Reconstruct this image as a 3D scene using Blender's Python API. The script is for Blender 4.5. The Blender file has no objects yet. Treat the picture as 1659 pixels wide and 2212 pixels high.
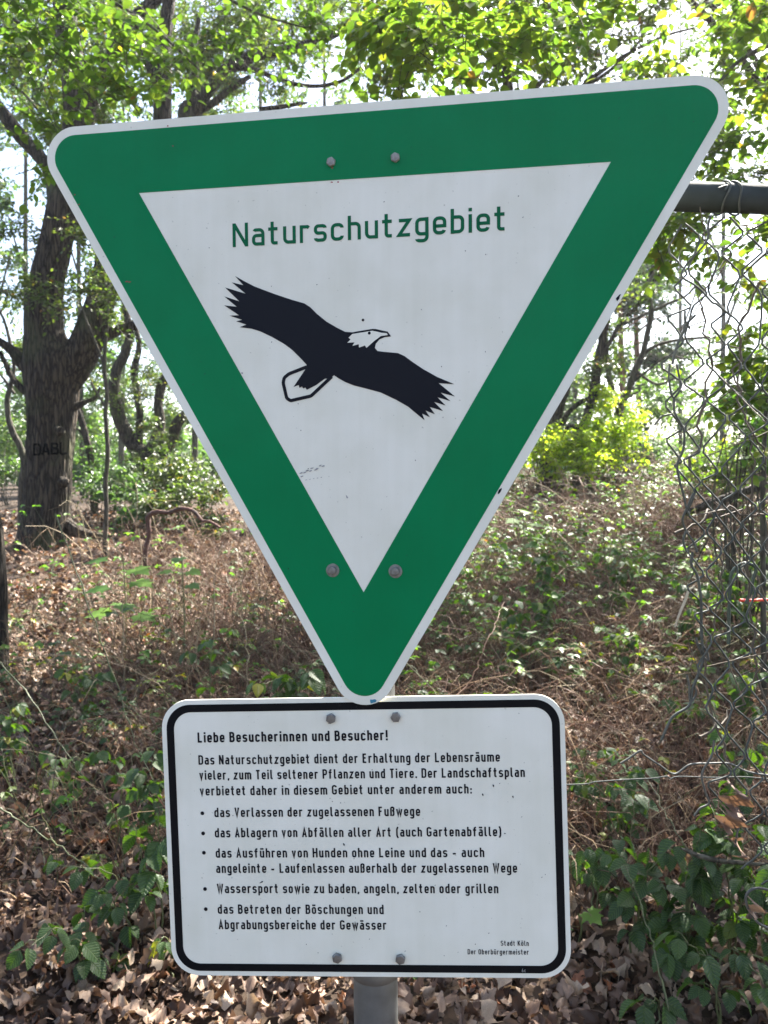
import bpy, math, random
import numpy as np
from mathutils import Matrix, Vector

rad = math.radians
rng = np.random.default_rng(11)
random.seed(5)
scene = bpy.context.scene
C = scene.collection

# ------------------------------------------------------------------ camera, sky, sun, exposure
CAM = np.array([0.0, 0.0, 1.6])
M = np.array([[0.999945, 0.010472, 0.0], [-0.000411, 0.039258, -0.999229], [-0.010464, 0.999174, 0.03926]])
cd = bpy.data.cameras.new('camera')
cam = bpy.data.objects.new('camera', cd)
C.objects.link(cam)
cd.sensor_fit = 'HORIZONTAL'
cd.sensor_width = 36.0
cd.lens = 36.0 * 2600 / 2448
cd.clip_start = 0.02
cd.clip_end = 800
cd.dof.use_dof = True
cd.dof.focus_distance = 1.24
cd.dof.aperture_fstop = 14.0
mw = Matrix([list(M[0]), list(M[1]), list(M[2])]).to_4x4()
mw.translation = Vector(CAM)
cam.matrix_world = mw
scene.camera = cam

SUN_AZ = 36.0      # degrees to the right of the view direction (+Y)
SUN_EL = 50.0
w = bpy.data.worlds.new('World')
scene.world = w
w.use_nodes = True
nt = w.node_tree
nt.nodes.clear()
sky = nt.nodes.new('ShaderNodeTexSky')
sky.sky_type = 'NISHITA'
sky.sun_disc = False
sky.sun_elevation = rad(SUN_EL)
sky.sun_rotation = rad(SUN_AZ)
sky.air_density = 1.0
sky.dust_density = 2.5
sky.ozone_density = 1.0
bg = nt.nodes.new('ShaderNodeBackground')
bg.inputs['Strength'].default_value = 0.065
wo = nt.nodes.new('ShaderNodeOutputWorld')
nt.links.new(sky.outputs[0], bg.inputs[0])
nt.links.new(bg.outputs[0], wo.inputs[0])

sl = bpy.data.lights.new('sun', 'SUN')
sl.energy = 5.0
sl.angle = rad(0.53)
sl.color = (1.0, 0.95, 0.86)
so = bpy.data.objects.new('sun', sl)
C.objects.link(so)
sd = Vector((math.sin(rad(SUN_AZ)) * math.cos(rad(SUN_EL)), math.cos(rad(SUN_AZ)) * math.cos(rad(SUN_EL)), math.sin(rad(SUN_EL))))
so.rotation_euler = sd.to_track_quat('Z', 'Y').to_euler()
so.location = (8, 10, 20)

scene.view_settings.view_transform = 'Standard'
scene.view_settings.look = 'None'
scene.view_settings.gamma = 1.0
scene.view_settings.use_curve_mapping = False
scene.view_settings.exposure = 2.75
scene.render.engine = 'CYCLES'
scene.cycles.max_bounces = 8
scene.cycles.diffuse_bounces = 4
scene.cycles.transmission_bounces = 6
scene.cycles.use_denoising = True

# ------------------------------------------------------------------ geometry helpers
F0 = 2600 / 2448 * 1659   # focal length in the 1659 x 2212 measuring frame


def at(px, py, Y):
    """a measured point of the view turned into a world point on the vertical plane y = Y"""
    d = M @ np.array([(px - 829.5) / F0, -(py - 1106.0) / F0, -1.0])
    return CAM + d * (Y / d[1])


def at2(px, py, Y):
    return at(px * 1659 / 2448, py * 1659 / 2448, Y)


def hgt(x, y):
    x = np.asarray(x, float); y = np.asarray(y, float)
    z = 0.082 * np.clip(y - 1.5, 0, 13) + 0.012 * np.clip(y - 14.5, 0, 60)
    s = 1 / (1 + np.exp(-(x - 0.8 - 0.06 * y) * 1.1))
    b = 1 / (1 + np.exp(-(y - 7.5) * 0.7))
    z = z + s * b * 0.42
    z = z + 0.035 * np.sin(x * 1.7 + 0.6 * y) * np.sin(y * 1.3 + 1.0) + 0.02 * np.sin(x * 4.1 + 1) * np.cos(y * 3.3)
    return z


def ground_px(px, py):
    d = M @ np.array([(px - 829.5) / F0, -(py - 1106.0) / F0, -1.0])
    lo = 0.5
    t = lo
    while t < 60:
        p = CAM + d * t
        if p[2] < hgt(p[0], p[1]):
            return p
        t += 0.02
    return CAM + d * 20


def norm(a):
    return a / np.maximum(np.linalg.norm(a, axis=-1, keepdims=True), 1e-9)


def mesh_np(name, V, F, mats, tint=None, smooth=True, matidx=None):
    """V (n,3); F a list of (m,k) index arrays; tint one value per face"""
    V = np.asarray(V, np.float32).reshape(-1, 3)
    me = bpy.data.meshes.new(name)
    F = [np.asarray(f, np.int32) for f in F if len(f)]
    nl = sum(f.size for f in F); nf = sum(len(f) for f in F)
    me.vertices.add(len(V)); me.vertices.foreach_set('co', V.ravel())
    me.loops.add(nl); me.loops.foreach_set('vertex_index', np.concatenate([f.ravel() for f in F]))
    me.polygons.add(nf)
    tot = np.concatenate([np.full(len(f), f.shape[1], np.int32) for f in F])
    st = np.concatenate([[0], np.cumsum(tot)[:-1]]).astype(np.int32)
    me.polygons.foreach_set('loop_start', st)
    me.polygons.foreach_set('use_smooth', np.full(nf, smooth, bool))
    if matidx is not None:
        me.polygons.foreach_set('material_index', np.asarray(matidx, np.int32))
    if tint is not None:
        a = me.attributes.new('tint', 'FLOAT', 'FACE')
        a.data.foreach_set('value', np.asarray(tint, np.float32))
    for m in (mats if isinstance(mats, (list, tuple)) else [mats]):
        me.materials.append(m)
    me.update(calc_edges=True)
    me.validate()
    return me


def link(name, me, parent=None):
    o = bpy.data.objects.new(name, me)
    C.objects.link(o)
    if parent is not None:
        o.parent = parent
        o.matrix_parent_inverse = Matrix.Identity(4)
    return o


def tag(o, label=None, cat=None, group=None, kind=None):
    if label: o['label'] = label
    if cat: o['category'] = cat
    if group: o['group'] = group
    if kind: o['kind'] = kind
    return o


def empty(name, loc, label=None, cat=None, group=None):
    o = bpy.data.objects.new(name, None)
    C.objects.link(o)
    o.location = loc
    o.empty_display_size = 0.1
    return tag(o, label, cat, group)


class MB:
    def __init__(s, origin=(0, 0, 0)):
        s.V = []; s.F = {}; s.T = {}; s.n = 0; s.o = np.asarray(origin, float)

    def add(s, V, F, t=0.5):
        V = np.asarray(V, float).reshape(-1, 3)
        for f in (F if isinstance(F, list) else [F]):
            f = np.asarray(f, np.int64)
            if f.size == 0: continue
            k = f.shape[1]
            s.F.setdefault(k, []).append(f + s.n)
            s.T.setdefault(k, []).append(np.broadcast_to(np.asarray(t, float), (len(f),)))
        s.V.append(V); s.n += len(V)

    def mesh(s, name, mats, smooth=True):
        V = np.concatenate(s.V) - s.o
        ks = sorted(s.F)
        return mesh_np(name, V, [np.concatenate(s.F[k]) for k in ks], mats, np.concatenate([np.concatenate(s.T[k]) for k in ks]), smooth)

    def build(s, name, mats, parent=None, smooth=True):
        return link(name, s.mesh(name, mats, smooth), parent)


def smooth_path(pts, n):
    P = np.asarray(pts, float)
    if len(P) == 2:
        t = np.linspace(0, 1, n)[:, None]
        return P[0] * (1 - t) + P[1] * t
    Q = np.vstack([2 * P[0] - P[1], P, 2 * P[-1] - P[-2]])
    u = np.linspace(0, len(P) - 1 - 1e-6, n)
    i = u.astype(int); f = (u - i)[:, None]
    a, b, c, d = Q[i], Q[i + 1], Q[i + 2], Q[i + 3]
    return 0.5 * ((2 * b) + (-a + c) * f + (2 * a - 5 * b + 4 * c - d) * f ** 2 + (-a + 3 * b - 3 * c + d) * f ** 3)


def tubes(P, R, S=3, bump=None):
    """P (N,K,3) centre lines, R (N,K) radii -> vertices and quads"""
    P = np.asarray(P, float); R = np.asarray(R, float)
    N, K, _ = P.shape
    T = norm(np.gradient(P, axis=1))
    mean = norm(P[:, -1] - P[:, 0])
    ref = np.where(np.abs(mean[:, 2:3]) > 0.75, np.array([[1.0, 0.1, 0]]), np.array([[0, 0.1, 1.0]]))[:, None, :]
    u = norm(np.cross(T, np.broadcast_to(ref, T.shape))); v = np.cross(T, u)
    a = np.arange(S) * 2 * math.pi / S
    RR = R[:, :, None]
    if bump is not None: RR = RR * bump
    V = P[:, :, None, :] + RR[..., None] * (u[:, :, None, :] * np.cos(a)[None, None, :, None] + v[:, :, None, :] * np.sin(a)[None, None, :, None])
    k, s = np.meshgrid(np.arange(K - 1), np.arange(S), indexing='ij')
    s2 = (s + 1) % S
    q = np.stack([k * S + s, k * S + s2, (k + 1) * S + s2, (k + 1) * S + s], -1).reshape(-1, 4)
    Fq = (q[None] + (np.arange(N) * K * S)[:, None, None]).reshape(-1, 4)
    return V.reshape(-1, 3), Fq


def frames(d, n):
    """rotation matrices whose columns are x, y=d, z~n"""
    y = norm(d); x = norm(np.cross(y, n)); z = np.cross(x, y)
    return np.stack([x, y, z], -1)


def place(tv, tf, Rm, pos, scl):
    """copy a template (k verts, faces) to N frames"""
    tv = np.asarray(tv, float)
    N = len(pos); k = len(tv)
    V = np.einsum('nij,kj->nki', Rm, tv) * np.asarray(scl).reshape(N, 1, -1) + np.asarray(pos)[:, None, :]
    tf = np.asarray(tf)
    Fq = (tf[None] + (np.arange(N) * k)[:, None, None]).reshape(-1, tf.shape[1])
    return V.reshape(-1, 3), Fq


def rnd_dirs(n):
    return norm(rng.normal(size=(n, 3)))


# ------------------------------------------------------------------ materials
def new_mat(name):
    m = bpy.data.materials.new(name)
    m.use_nodes = True
    t = m.node_tree
    t.nodes.clear()
    out = t.nodes.new('ShaderNodeOutputMaterial')
    return m, t, out


def nd(t, typ, **kw):
    n = t.nodes.new(typ)
    for k, v in kw.items():
        if k.startswith('i_'):
            n.inputs[k[2:].replace('_', ' ')].default_value = v
        else:
            setattr(n, k, v)
    return n


def ramp(t, stops, fac=None, interp='LINEAR'):
    r = t.nodes.new('ShaderNodeValToRGB')
    e = r.color_ramp
    e.interpolation = interp
    while len(e.elements) < len(stops): e.elements.new(0.5)
    for el, (p, c) in zip(e.elements, stops):
        el.position = p; el.color = (*c, 1)
    if fac is not None: t.links.new(fac, r.inputs[0])
    return r


def leaf_mat(name, stops, trans=0.45, rough=0.42, tmul=(1.5, 1.6, 0.75), spec=0.5, veins=False):
    m, t, out = new_mat(name)
    a = nd(t, 'ShaderNodeAttribute', attribute_name='tint')
    r = ramp(t, stops, a.outputs['Fac'])
    col = r.outputs[0]
    tc = nd(t, 'ShaderNodeTexCoord')
    nz = nd(t, 'ShaderNodeTexNoise'); nz.inputs['Scale'].default_value = 35; nz.inputs['Detail'].default_value = 3
    t.links.new(tc.outputs['Object'], nz.inputs['Vector'])
    mx = nd(t, 'ShaderNodeMix', data_type='RGBA', blend_type='MULTIPLY')
    mx.inputs[0].default_value = 0.55
    rr = ramp(t, [(0.3, (0.62, 0.62, 0.62)), (0.7, (1.25, 1.25, 1.25))], nz.outputs['Fac'])
    t.links.new(col, mx.inputs[6]); t.links.new(rr.outputs[0], mx.inputs[7])
    col = mx.outputs[2]
    p = nd(t, 'ShaderNodeBsdfPrincipled')
    p.inputs['Roughness'].default_value = rough
    p.inputs['Specular IOR Level'].default_value = spec
    if veins:    # the leaf's own frame: midrib along y, side veins slanting forward
        sx = nd(t, 'ShaderNodeSeparateXYZ'); t.links.new(tc.outputs['Object'], sx.inputs[0])
        ab = nd(t, 'ShaderNodeMath', operation='ABSOLUTE'); t.links.new(sx.outputs[0], ab.inputs[0])
        m1 = nd(t, 'ShaderNodeMath', operation='MULTIPLY'); m1.inputs[1].default_value = -38.0; t.links.new(ab.outputs[0], m1.inputs[0])
        m2 = nd(t, 'ShaderNodeMath', operation='MULTIPLY_ADD'); m2.inputs[1].default_value = 46.0; t.links.new(sx.outputs[1], m2.inputs[0]); t.links.new(m1.outputs[0], m2.inputs[2])
        sn = nd(t, 'ShaderNodeMath', operation='SINE'); t.links.new(m2.outputs[0], sn.inputs[0])
        rv = ramp(t, [(0.72, (0, 0, 0)), (0.98, (1, 1, 1))], None)
        m3 = nd(t, 'ShaderNodeMath', operation='MULTIPLY_ADD'); m3.inputs[1].default_value = 0.5; m3.inputs[2].default_value = 0.5
        t.links.new(sn.outputs[0], m3.inputs[0]); t.links.new(m3.outputs[0], rv.inputs[0])
        rm = ramp(t, [(0.0, (1, 1, 1)), (0.022, (0, 0, 0))], ab.outputs[0])
        mxm = nd(t, 'ShaderNodeMath', operation='MAXIMUM'); t.links.new(rv.outputs[0], mxm.inputs[0]); t.links.new(rm.outputs[0], mxm.inputs[1])
        fa = nd(t, 'ShaderNodeMath', operation='MULTIPLY'); fa.inputs[1].default_value = 0.45; t.links.new(mxm.outputs[0], fa.inputs[0])
        cv = nd(t, 'ShaderNodeMixRGB'); t.links.new(fa.outputs[0], cv.inputs[0]); t.links.new(col, cv.inputs[1]); cv.inputs[2].default_value = (0.12, 0.2, 0.06, 1)
        col = cv.outputs[0]
        bu = nd(t, 'ShaderNodeBump'); bu.inputs['Strength'].default_value = 0.7; bu.inputs['Distance'].default_value = 0.02; bu.invert = True
        t.links.new(mxm.outputs[0], bu.inputs['Height']); t.links.new(bu.outputs[0], p.inputs['Normal'])
    t.links.new(col, p.inputs['Base Color'])
    tr = nd(t, 'ShaderNodeBsdfTranslucent')
    mc = nd(t, 'ShaderNodeMix', data_type='RGBA', blend_type='MULTIPLY')
    mc.inputs[0].default_value = 1.0
    mc.inputs[7].default_value = (*tmul, 1)
    t.links.new(col, mc.inputs[6]); t.links.new(mc.outputs[2], tr.inputs['Color'])
    ms = nd(t, 'ShaderNodeMixShader'); ms.inputs[0].default_value = trans
    t.links.new(p.outputs[0], ms.inputs[1]); t.links.new(tr.outputs[0], ms.inputs[2])
    t.links.new(ms.outputs[0], out.inputs[0])
    return m


G1 = [(0.0, (0.045, 0.1, 0.018)), (0.5, (0.085, 0.15, 0.022)), (0.85, (0.15, 0.19, 0.025)), (0.95, (0.25, 0.22, 0.03)), (1.0, (0.2, 0.1, 0.03))]
LEAF_OAK = leaf_mat('oak_foliage', [(0.0, (0.0313, 0.0606, 0.0170)), (0.5, (0.0587, 0.0969, 0.0213)), (0.86, (0.1095, 0.1373, 0.0298)), (0.95, (0.2033, 0.1615, 0.0319)), (1.0, (0.1329, 0.0687, 0.0319))], 0.5)
LEAF_HORN = leaf_mat('hornbeam_foliage', G1, 0.55)
LEAF_FAR = leaf_mat('distant_foliage', [(0.0, (0.045, 0.09, 0.03)), (0.6, (0.07, 0.13, 0.035)), (1.0, (0.14, 0.18, 0.04))], 0.5)
LEAF_BRIGHT = leaf_mat('sun_tinted_foliage', [(0.0, (0.1728, 0.2808, 0.0216)), (0.5, (0.2916, 0.3888, 0.0324)), (1.0, (0.4320, 0.4536, 0.0540))], 0.65)  # leaf colours raised to stand in for sun glow on the shrubs
LEAF_PINE = leaf_mat('pine_needles', [(0.0, (0.03, 0.06, 0.03)), (1.0, (0.06, 0.1, 0.045))], 0.3)
LEAF_BRAM = leaf_mat('bramble_leaf', [(0.0, (0.0252, 0.0567, 0.0151)), (0.6, (0.0473, 0.0945, 0.0208)), (0.85, (0.1260, 0.1638, 0.0236)), (0.96, (0.3150, 0.2772, 0.0284)), (1.0, (0.2835, 0.0882, 0.0284))], 0.35, 0.48, tmul=(2.2, 2.4, 0.4), spec=0.42)
LEAF_BRAMV = leaf_mat('veined_bramble_leaf', [(0.0, (0.0252, 0.0567, 0.0151)), (0.6, (0.0473, 0.0945, 0.0208)), (0.85, (0.1260, 0.1638, 0.0236)), (0.96, (0.3150, 0.2772, 0.0284)), (1.0, (0.2835, 0.0882, 0.0284))], 0.35, 0.48, tmul=(2.2, 2.4, 0.4), spec=0.5, veins=True)
LEAF_MAPLE = leaf_mat('maple_seedling_leaf', [(0.0, (0.06, 0.15, 0.02)), (1.0, (0.13, 0.24, 0.03))], 0.5, 0.5)
LITTER = leaf_mat('dead_oak_leaf', [(0.0, (0.0338, 0.0191, 0.0135)), (0.25, (0.0824, 0.0464, 0.0307)), (0.5, (0.1500, 0.0918, 0.0646)), (0.75, (0.2475, 0.1701, 0.1230)), (0.92, (0.3600, 0.2722, 0.1968)), (1.0, (0.2250, 0.0749, 0.0307))], 0.18, 0.6, tmul=(1.2, 1.0, 0.7), spec=0.35)
CANE = leaf_mat('dry_cane', [(0.0, (0.0871, 0.0408, 0.0255)), (0.45, (0.1597, 0.0890, 0.0546)), (0.75, (0.2613, 0.1780, 0.1020)), (0.9, (0.3629, 0.2966, 0.1894)), (1.0, (0.1016, 0.1335, 0.0365))], 0.05, 0.6, tmul=(1, 1, 1), spec=0.3)
GREENCANE = leaf_mat('green_cane', [(0.0, (0.0540, 0.0675, 0.0225)), (0.6, (0.0990, 0.1080, 0.0405)), (1.0, (0.1350, 0.0765, 0.0405))], 0.05, 0.5, tmul=(1, 1, 1))


def bark_mat(name, dark, light, moss=(0.06, 0.08, 0.025), mossamt=0.35, scale=9.0, bump=0.6):
    m, t, out = new_mat(name)
    tc = nd(t, 'ShaderNodeTexCoord')
    mp = nd(t, 'ShaderNodeMapping'); mp.inputs['Scale'].default_value = (scale, scale, scale * 0.16)
    t.links.new(tc.outputs['Object'], mp.inputs[0])
    nz = nd(t, 'ShaderNodeTexNoise'); nz.inputs['Scale'].default_value = 1.6; nz.inputs['Detail'].default_value = 4; nz.inputs['Distortion'].default_value = 0.6
    t.links.new(mp.outputs[0], nz.inputs['Vector'])
    vo = nd(t, 'ShaderNodeTexVoronoi', feature='DISTANCE_TO_EDGE'); vo.inputs['Scale'].default_value = 2.6
    ad = nd(t, 'ShaderNodeMixRGB'); ad.inputs[0].default_value = 0.35
    t.links.new(mp.outputs[0], ad.inputs[1]); t.links.new(nz.outputs['Color'], ad.inputs[2])
    t.links.new(ad.outputs[0], vo.inputs['Vector'])
    rv = ramp(t, [(0.0, (0, 0, 0)), (0.22, (1, 1, 1))], vo.outputs['Distance'])
    mul = nd(t, 'ShaderNodeMath', operation='MULTIPLY'); t.links.new(rv.outputs[0], mul.inputs[0])
    rn = ramp(t, [(0.25, (0.35, 0.35, 0.35)), (0.75, (1, 1, 1))], nz.outputs['Fac'])
    t.links.new(rn.outputs[0], mul.inputs[1])
    col = ramp(t, [(0.0, dark), (1.0, light)], mul.outputs[0])
    n2 = nd(t, 'ShaderNodeTexNoise'); n2.inputs['Scale'].default_value = 1.8; n2.inputs['Detail'].default_value = 6
    t.links.new(tc.outputs['Object'], n2.inputs['Vector'])
    mr = ramp(t, [(0.52, (0, 0, 0)), (0.7, (mossamt,) * 3)], n2.outputs['Fac'])
    mx = nd(t, 'ShaderNodeMixRGB'); t.links.new(mr.outputs[0], mx.inputs[0]); t.links.new(col.outputs[0], mx.inputs[1]); mx.inputs[2].default_value = (*moss, 1)
    p = nd(t, 'ShaderNodeBsdfPrincipled'); p.inputs['Roughness'].default_value = 0.85; p.inputs['Specular IOR Level'].default_value = 0.25
    t.links.new(mx.outputs[0], p.inputs['Base Color'])
    b = nd(t, 'ShaderNodeBump'); b.inputs['Strength'].default_value = bump; b.inputs['Distance'].default_value = 0.03
    t.links.new(mul.outputs[0], b.inputs['Height']); t.links.new(b.outputs[0], p.inputs['Normal'])
    t.links.new(p.outputs[0], out.inputs[0])
    return m


BARK = bark_mat('oak_bark', (0.01, 0.008, 0.006), (0.095, 0.073, 0.052), (0.07, 0.085, 0.03), 0.55, 13, 1.0)
BARK2 = bark_mat('smooth_bark', (0.035, 0.03, 0.022), (0.11, 0.1, 0.075), (0.07, 0.09, 0.03), 0.5, 14, 0.3)
BARKP = bark_mat('pine_bark', (0.1, 0.045, 0.025), (0.3, 0.15, 0.09), mossamt=0.0, scale=8)


def simple_mat(name, col, rough=0.5, metal=0.0, noise=None, nscale=20, bump=0.0, coat=0.0, spec=0.5, coatrough=0.1, stretch=(1, 1, 1), detail=5):
    m, t, out = new_mat(name)
    p = nd(t, 'ShaderNodeBsdfPrincipled')
    p.inputs['Base Color'].default_value = (*col, 1)
    p.inputs['Roughness'].default_value = rough
    p.inputs['Metallic'].default_value = metal
    p.inputs['Specular IOR Level'].default_value = spec
    p.inputs['Coat Weight'].default_value = coat
    p.inputs['Coat Roughness'].default_value = coatrough
    if noise is not None:
        tc = nd(t, 'ShaderNodeTexCoord')
        mp = nd(t, 'ShaderNodeMapping'); mp.inputs['Scale'].default_value = stretch
        t.links.new(tc.outputs['Object'], mp.inputs[0])
        nz = nd(t, 'ShaderNodeTexNoise'); nz.inputs['Scale'].default_value = nscale; nz.inputs['Detail'].default_value = detail
        t.links.new(mp.outputs[0], nz.inputs['Vector'])
        r = ramp(t, [(0.3, noise), (0.7, col)], nz.outputs['Fac'])
        t.links.new(r.outputs[0], p.inputs['Base Color'])
        if bump:
            b = nd(t, 'ShaderNodeBump'); b.inputs['Strength'].default_value = bump; b.inputs['Distance'].default_value = 0.004
            t.links.new(nz.outputs['Fac'], b.inputs['Height']); t.links.new(b.outputs[0], p.inputs['Normal'])
    t.links.new(p.outputs[0], out.inputs[0])
    return m


def sheet_mat(name, col, dirt, rough=0.34):
    """retroreflective sign sheeting: fine vertical streaks, faint speckle dirt, glossy film"""
    m, t, out = new_mat(name)
    tc = nd(t, 'ShaderNodeTexCoord')
    mp = nd(t, 'ShaderNodeMapping'); mp.inputs['Scale'].default_value = (60, 3, 1)
    t.links.new(tc.outputs['Object'], mp.inputs[0])
    n1 = nd(t, 'ShaderNodeTexNoise'); n1.inputs['Scale'].default_value = 1.0; n1.inputs['Detail'].default_value = 3
    t.links.new(mp.outputs[0], n1.inputs['Vector'])
    n2 = nd(t, 'ShaderNodeTexNoise'); n2.inputs['Scale'].default_value = 9.0; n2.inputs['Detail'].default_value = 6
    t.links.new(tc.outputs['Object'], n2.inputs['Vector'])
    n3 = nd(t, 'ShaderNodeTexNoise'); n3.inputs['Scale'].default_value = 160.0; n3.inputs['Detail'].default_value = 2
    t.links.new(tc.outputs['Object'], n3.inputs['Vector'])
    r1 = ramp(t, [(0.35, (0.972, 0.972, 0.965)), (0.65, (1.0,) * 3)], n1.outputs['Fac'])
    r2 = ramp(t, [(0.3, (0.9, 0.9, 0.87)), (0.62, (1.0,) * 3)], n2.outputs['Fac'])
    r3 = ramp(t, [(0.715, (0, 0, 0)), (0.75, (0.45,) * 3)], n3.outputs['Fac'])
    a = nd(t, 'ShaderNodeMixRGB', blend_type='MULTIPLY'); a.inputs[0].default_value = 1
    t.links.new(r1.outputs[0], a.inputs[1]); t.links.new(r2.outputs[0], a.inputs[2])
    b = nd(t, 'ShaderNodeMixRGB', blend_type='MULTIPLY'); b.inputs[0].default_value = 1; b.inputs[1].default_value = (*col, 1)
    t.links.new(a.outputs[0], b.inputs[2])
    c = nd(t, 'ShaderNodeMixRGB'); t.links.new(r3.outputs[0], c.inputs[0]); t.links.new(b.outputs[0], c.inputs[1]); c.inputs[2].default_value = (*dirt, 1)
    p = nd(t, 'ShaderNodeBsdfPrincipled'); p.inputs['Roughness'].default_value = rough; p.inputs['Specular IOR Level'].default_value = 0.06
    p.inputs['Coat Weight'].default_value = 0.04; p.inputs['Coat Roughness'].default_value = 0.08
    t.links.new(c.outputs[0], p.inputs['Base Color'])
    bp = nd(t, 'ShaderNodeBump'); bp.inputs['Strength'].default_value = 0.12; bp.inputs['Distance'].default_value = 0.004
    t.links.new(n2.outputs['Fac'], bp.inputs['Height']); t.links.new(bp.outputs[0], p.inputs['Coat Normal'])
    t.links.new(p.outputs[0], out.inputs[0])
    return m


WHITE = sheet_mat('white_sheeting', (0.78, 0.775, 0.69), (0.25, 0.25, 0.2))
GREEN = sheet_mat('green_film', (0.0, 0.19, 0.066), (0.02, 0.09, 0.05), 0.4)
BLACK = sheet_mat('black_film', (0.006, 0.007, 0.009), (0.03, 0.03, 0.03), 0.5)
INK = simple_mat('black_print', (0.006, 0.007, 0.012), 0.5, spec=0.12)
GREENINK = simple_mat('green_print', (0.002, 0.11, 0.045), 0.5, spec=0.12)
ALU = simple_mat('plate_edge_aluminium', (0.5, 0.5, 0.5), 0.45, 0.6)
GALV = simple_mat('galvanised_steel', (0.16, 0.16, 0.155), 0.6, 0.2, (0.06, 0.06, 0.055), 18, 0.3)
BOLT = simple_mat('weathered_bolt', (0.26, 0.26, 0.25), 0.45, 0.6, (0.12, 0.12, 0.115), 90, 0.3)
BOLTW = simple_mat('painted_bolt', (0.36, 0.36, 0.34), 0.6, 0.1, (0.12, 0.11, 0.1), 140, 0.3)
REDP = simple_mat('red_paint', (0.3, 0.02, 0.03), 0.5)
BLUEP = simple_mat('blue_paint', (0.03, 0.2, 0.3), 0.5)
CHIP = simple_mat('grey_paint_chip', (0.3, 0.3, 0.3), 0.6)
RAILM = simple_mat('weathered_rail', (0.036, 0.045, 0.05), 0.8, 0.0, (0.014, 0.02, 0.015), 14, 1.0, spec=0.15, stretch=(1, 1, 1))
WIRE = simple_mat('coated_fence_wire', (0.05, 0.058, 0.052), 0.6, 0.0, (0.02, 0.024, 0.02), 60, 0.4)
WIREL = simple_mat('pale_worn_wire', (0.075, 0.078, 0.072), 0.6, 0.0, (0.03, 0.032, 0.028), 60, 0.4)
REDTAPE = simple_mat('red_plastic', (0.75, 0.05, 0.02), 0.4)
GRAF = simple_mat('black_spray', (0.004, 0.004, 0.004), 0.95, spec=0.0)


def ground_mat():
    m, t, out = new_mat('forest_soil')
    tc = nd(t, 'ShaderNodeTexCoord')
    vo = nd(t, 'ShaderNodeTexVoronoi'); vo.inputs['Scale'].default_value = 16
    n0 = nd(t, 'ShaderNodeTexNoise'); n0.inputs['Scale'].default_value = 5; n0.inputs['Detail'].default_value = 8
    t.links.new(tc.outputs['Object'], n0.inputs['Vector'])
    mv = nd(t, 'ShaderNodeMixRGB'); mv.inputs[0].default_value = 0.12
    t.links.new(tc.outputs['Object'], mv.inputs[1]); t.links.new(n0.outputs['Color'], mv.inputs[2]); t.links.new(mv.outputs[0], vo.inputs['Vector'])
    r = ramp(t, [(0.0, (0.02, 0.013, 0.009)), (0.5, (0.06, 0.04, 0.027)), (0.85, (0.11, 0.075, 0.052)), (1.0, (0.05, 0.05, 0.022))], vo.outputs['Color'])
    mu = nd(t, 'ShaderNodeMixRGB', blend_type='MULTIPLY'); mu.inputs[0].default_value = 0.8
    rr = ramp(t, [(0.3, (0.35, 0.35, 0.35)), (0.7, (1, 1, 1))], n0.outputs['Fac'])
    t.links.new(r.outputs[0], mu.inputs[1]); t.links.new(rr.outputs[0], mu.inputs[2])
    p = nd(t, 'ShaderNodeBsdfPrincipled'); p.inputs['Roughness'].default_value = 0.9; p.inputs['Specular IOR Level'].default_value = 0.2
    t.links.new(mu.outputs[0], p.inputs['Base Color'])
    b = nd(t, 'ShaderNodeBump'); b.inputs['Strength'].default_value = 0.8; b.inputs['Distance'].default_value = 0.03
    t.links.new(vo.outputs['Distance'], b.inputs['Height']); t.links.new(b.outputs[0], p.inputs['Normal'])
    t.links.new(p.outputs[0], out.inputs[0])
    return m


# ------------------------------------------------------------------ ground
xs = np.concatenate([np.linspace(-300, -12, 24)[:-1], np.linspace(-12, 12, 161), np.linspace(12, 300, 24)[1:]])
ys = np.concatenate([np.linspace(-300, -4, 20)[:-1], np.linspace(-4, 22, 170), np.linspace(22, 400, 40)[1:]])
X, Yg = np.meshgrid(xs, ys)
Z = hgt(X, Yg) + 0.012 * np.sin(X * 13 + Yg * 7) * np.sin(Yg * 11 - X * 5)
Vg = np.stack([X, Yg, Z], -1).reshape(-1, 3)
nx = len(xs); ny = len(ys)
jj, ii = np.meshgrid(np.arange(ny - 1), np.arange(nx - 1), indexing='ij')
q = np.stack([jj * nx + ii, jj * nx + ii + 1, (jj + 1) * nx + ii + 1, (jj + 1) * nx + ii], -1).reshape(-1, 4)
ground = link('ground', mesh_np('ground', Vg, [q], ground_mat()))
tag(ground, 'brown forest floor of soil rising gently away from the sign', kind='structure')

# ------------------------------------------------------------------ the sign: stroke lettering
HS = 0.075     # half stroke in cap heights


def fillet(pts):
    """pts (x, y[, r]) -> polyline with rounded corners"""
    out = []
    n = len(pts)
    for i, p in enumerate(pts):
        r = p[2] if len(p) > 2 else 0
        P = np.array(p[:2], float)
        if r <= 0 or i in (0, n - 1):
            out.append(P); continue
        A = np.array(pts[i - 1][:2], float); B = np.array(pts[i + 1][:2], float)
        da = np.linalg.norm(A - P); db = np.linalg.norm(B - P)
        ua = (A - P) / da; ub = (B - P) / db
        fa = 0.98 if i == 1 else 0.5; fb = 0.98 if i == n - 2 else 0.5
        s = P + ua * min(r, da * fa); e = P + ub * min(r, db * fb)
        for k in range(6):
            t = k / 5
            # circular-looking rational arc
            a = (1 - t) ** 2; b = 2 * t * (1 - t) * 0.7071; c = t ** 2
            out.append((s * a + P * b + e * c) / (a + b + c))
    res = [out[0]]
    for p in out[1:]:
        if np.linalg.norm(p - res[-1]) > 1e-5: res.append(p)
    return np.array(res)


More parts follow.
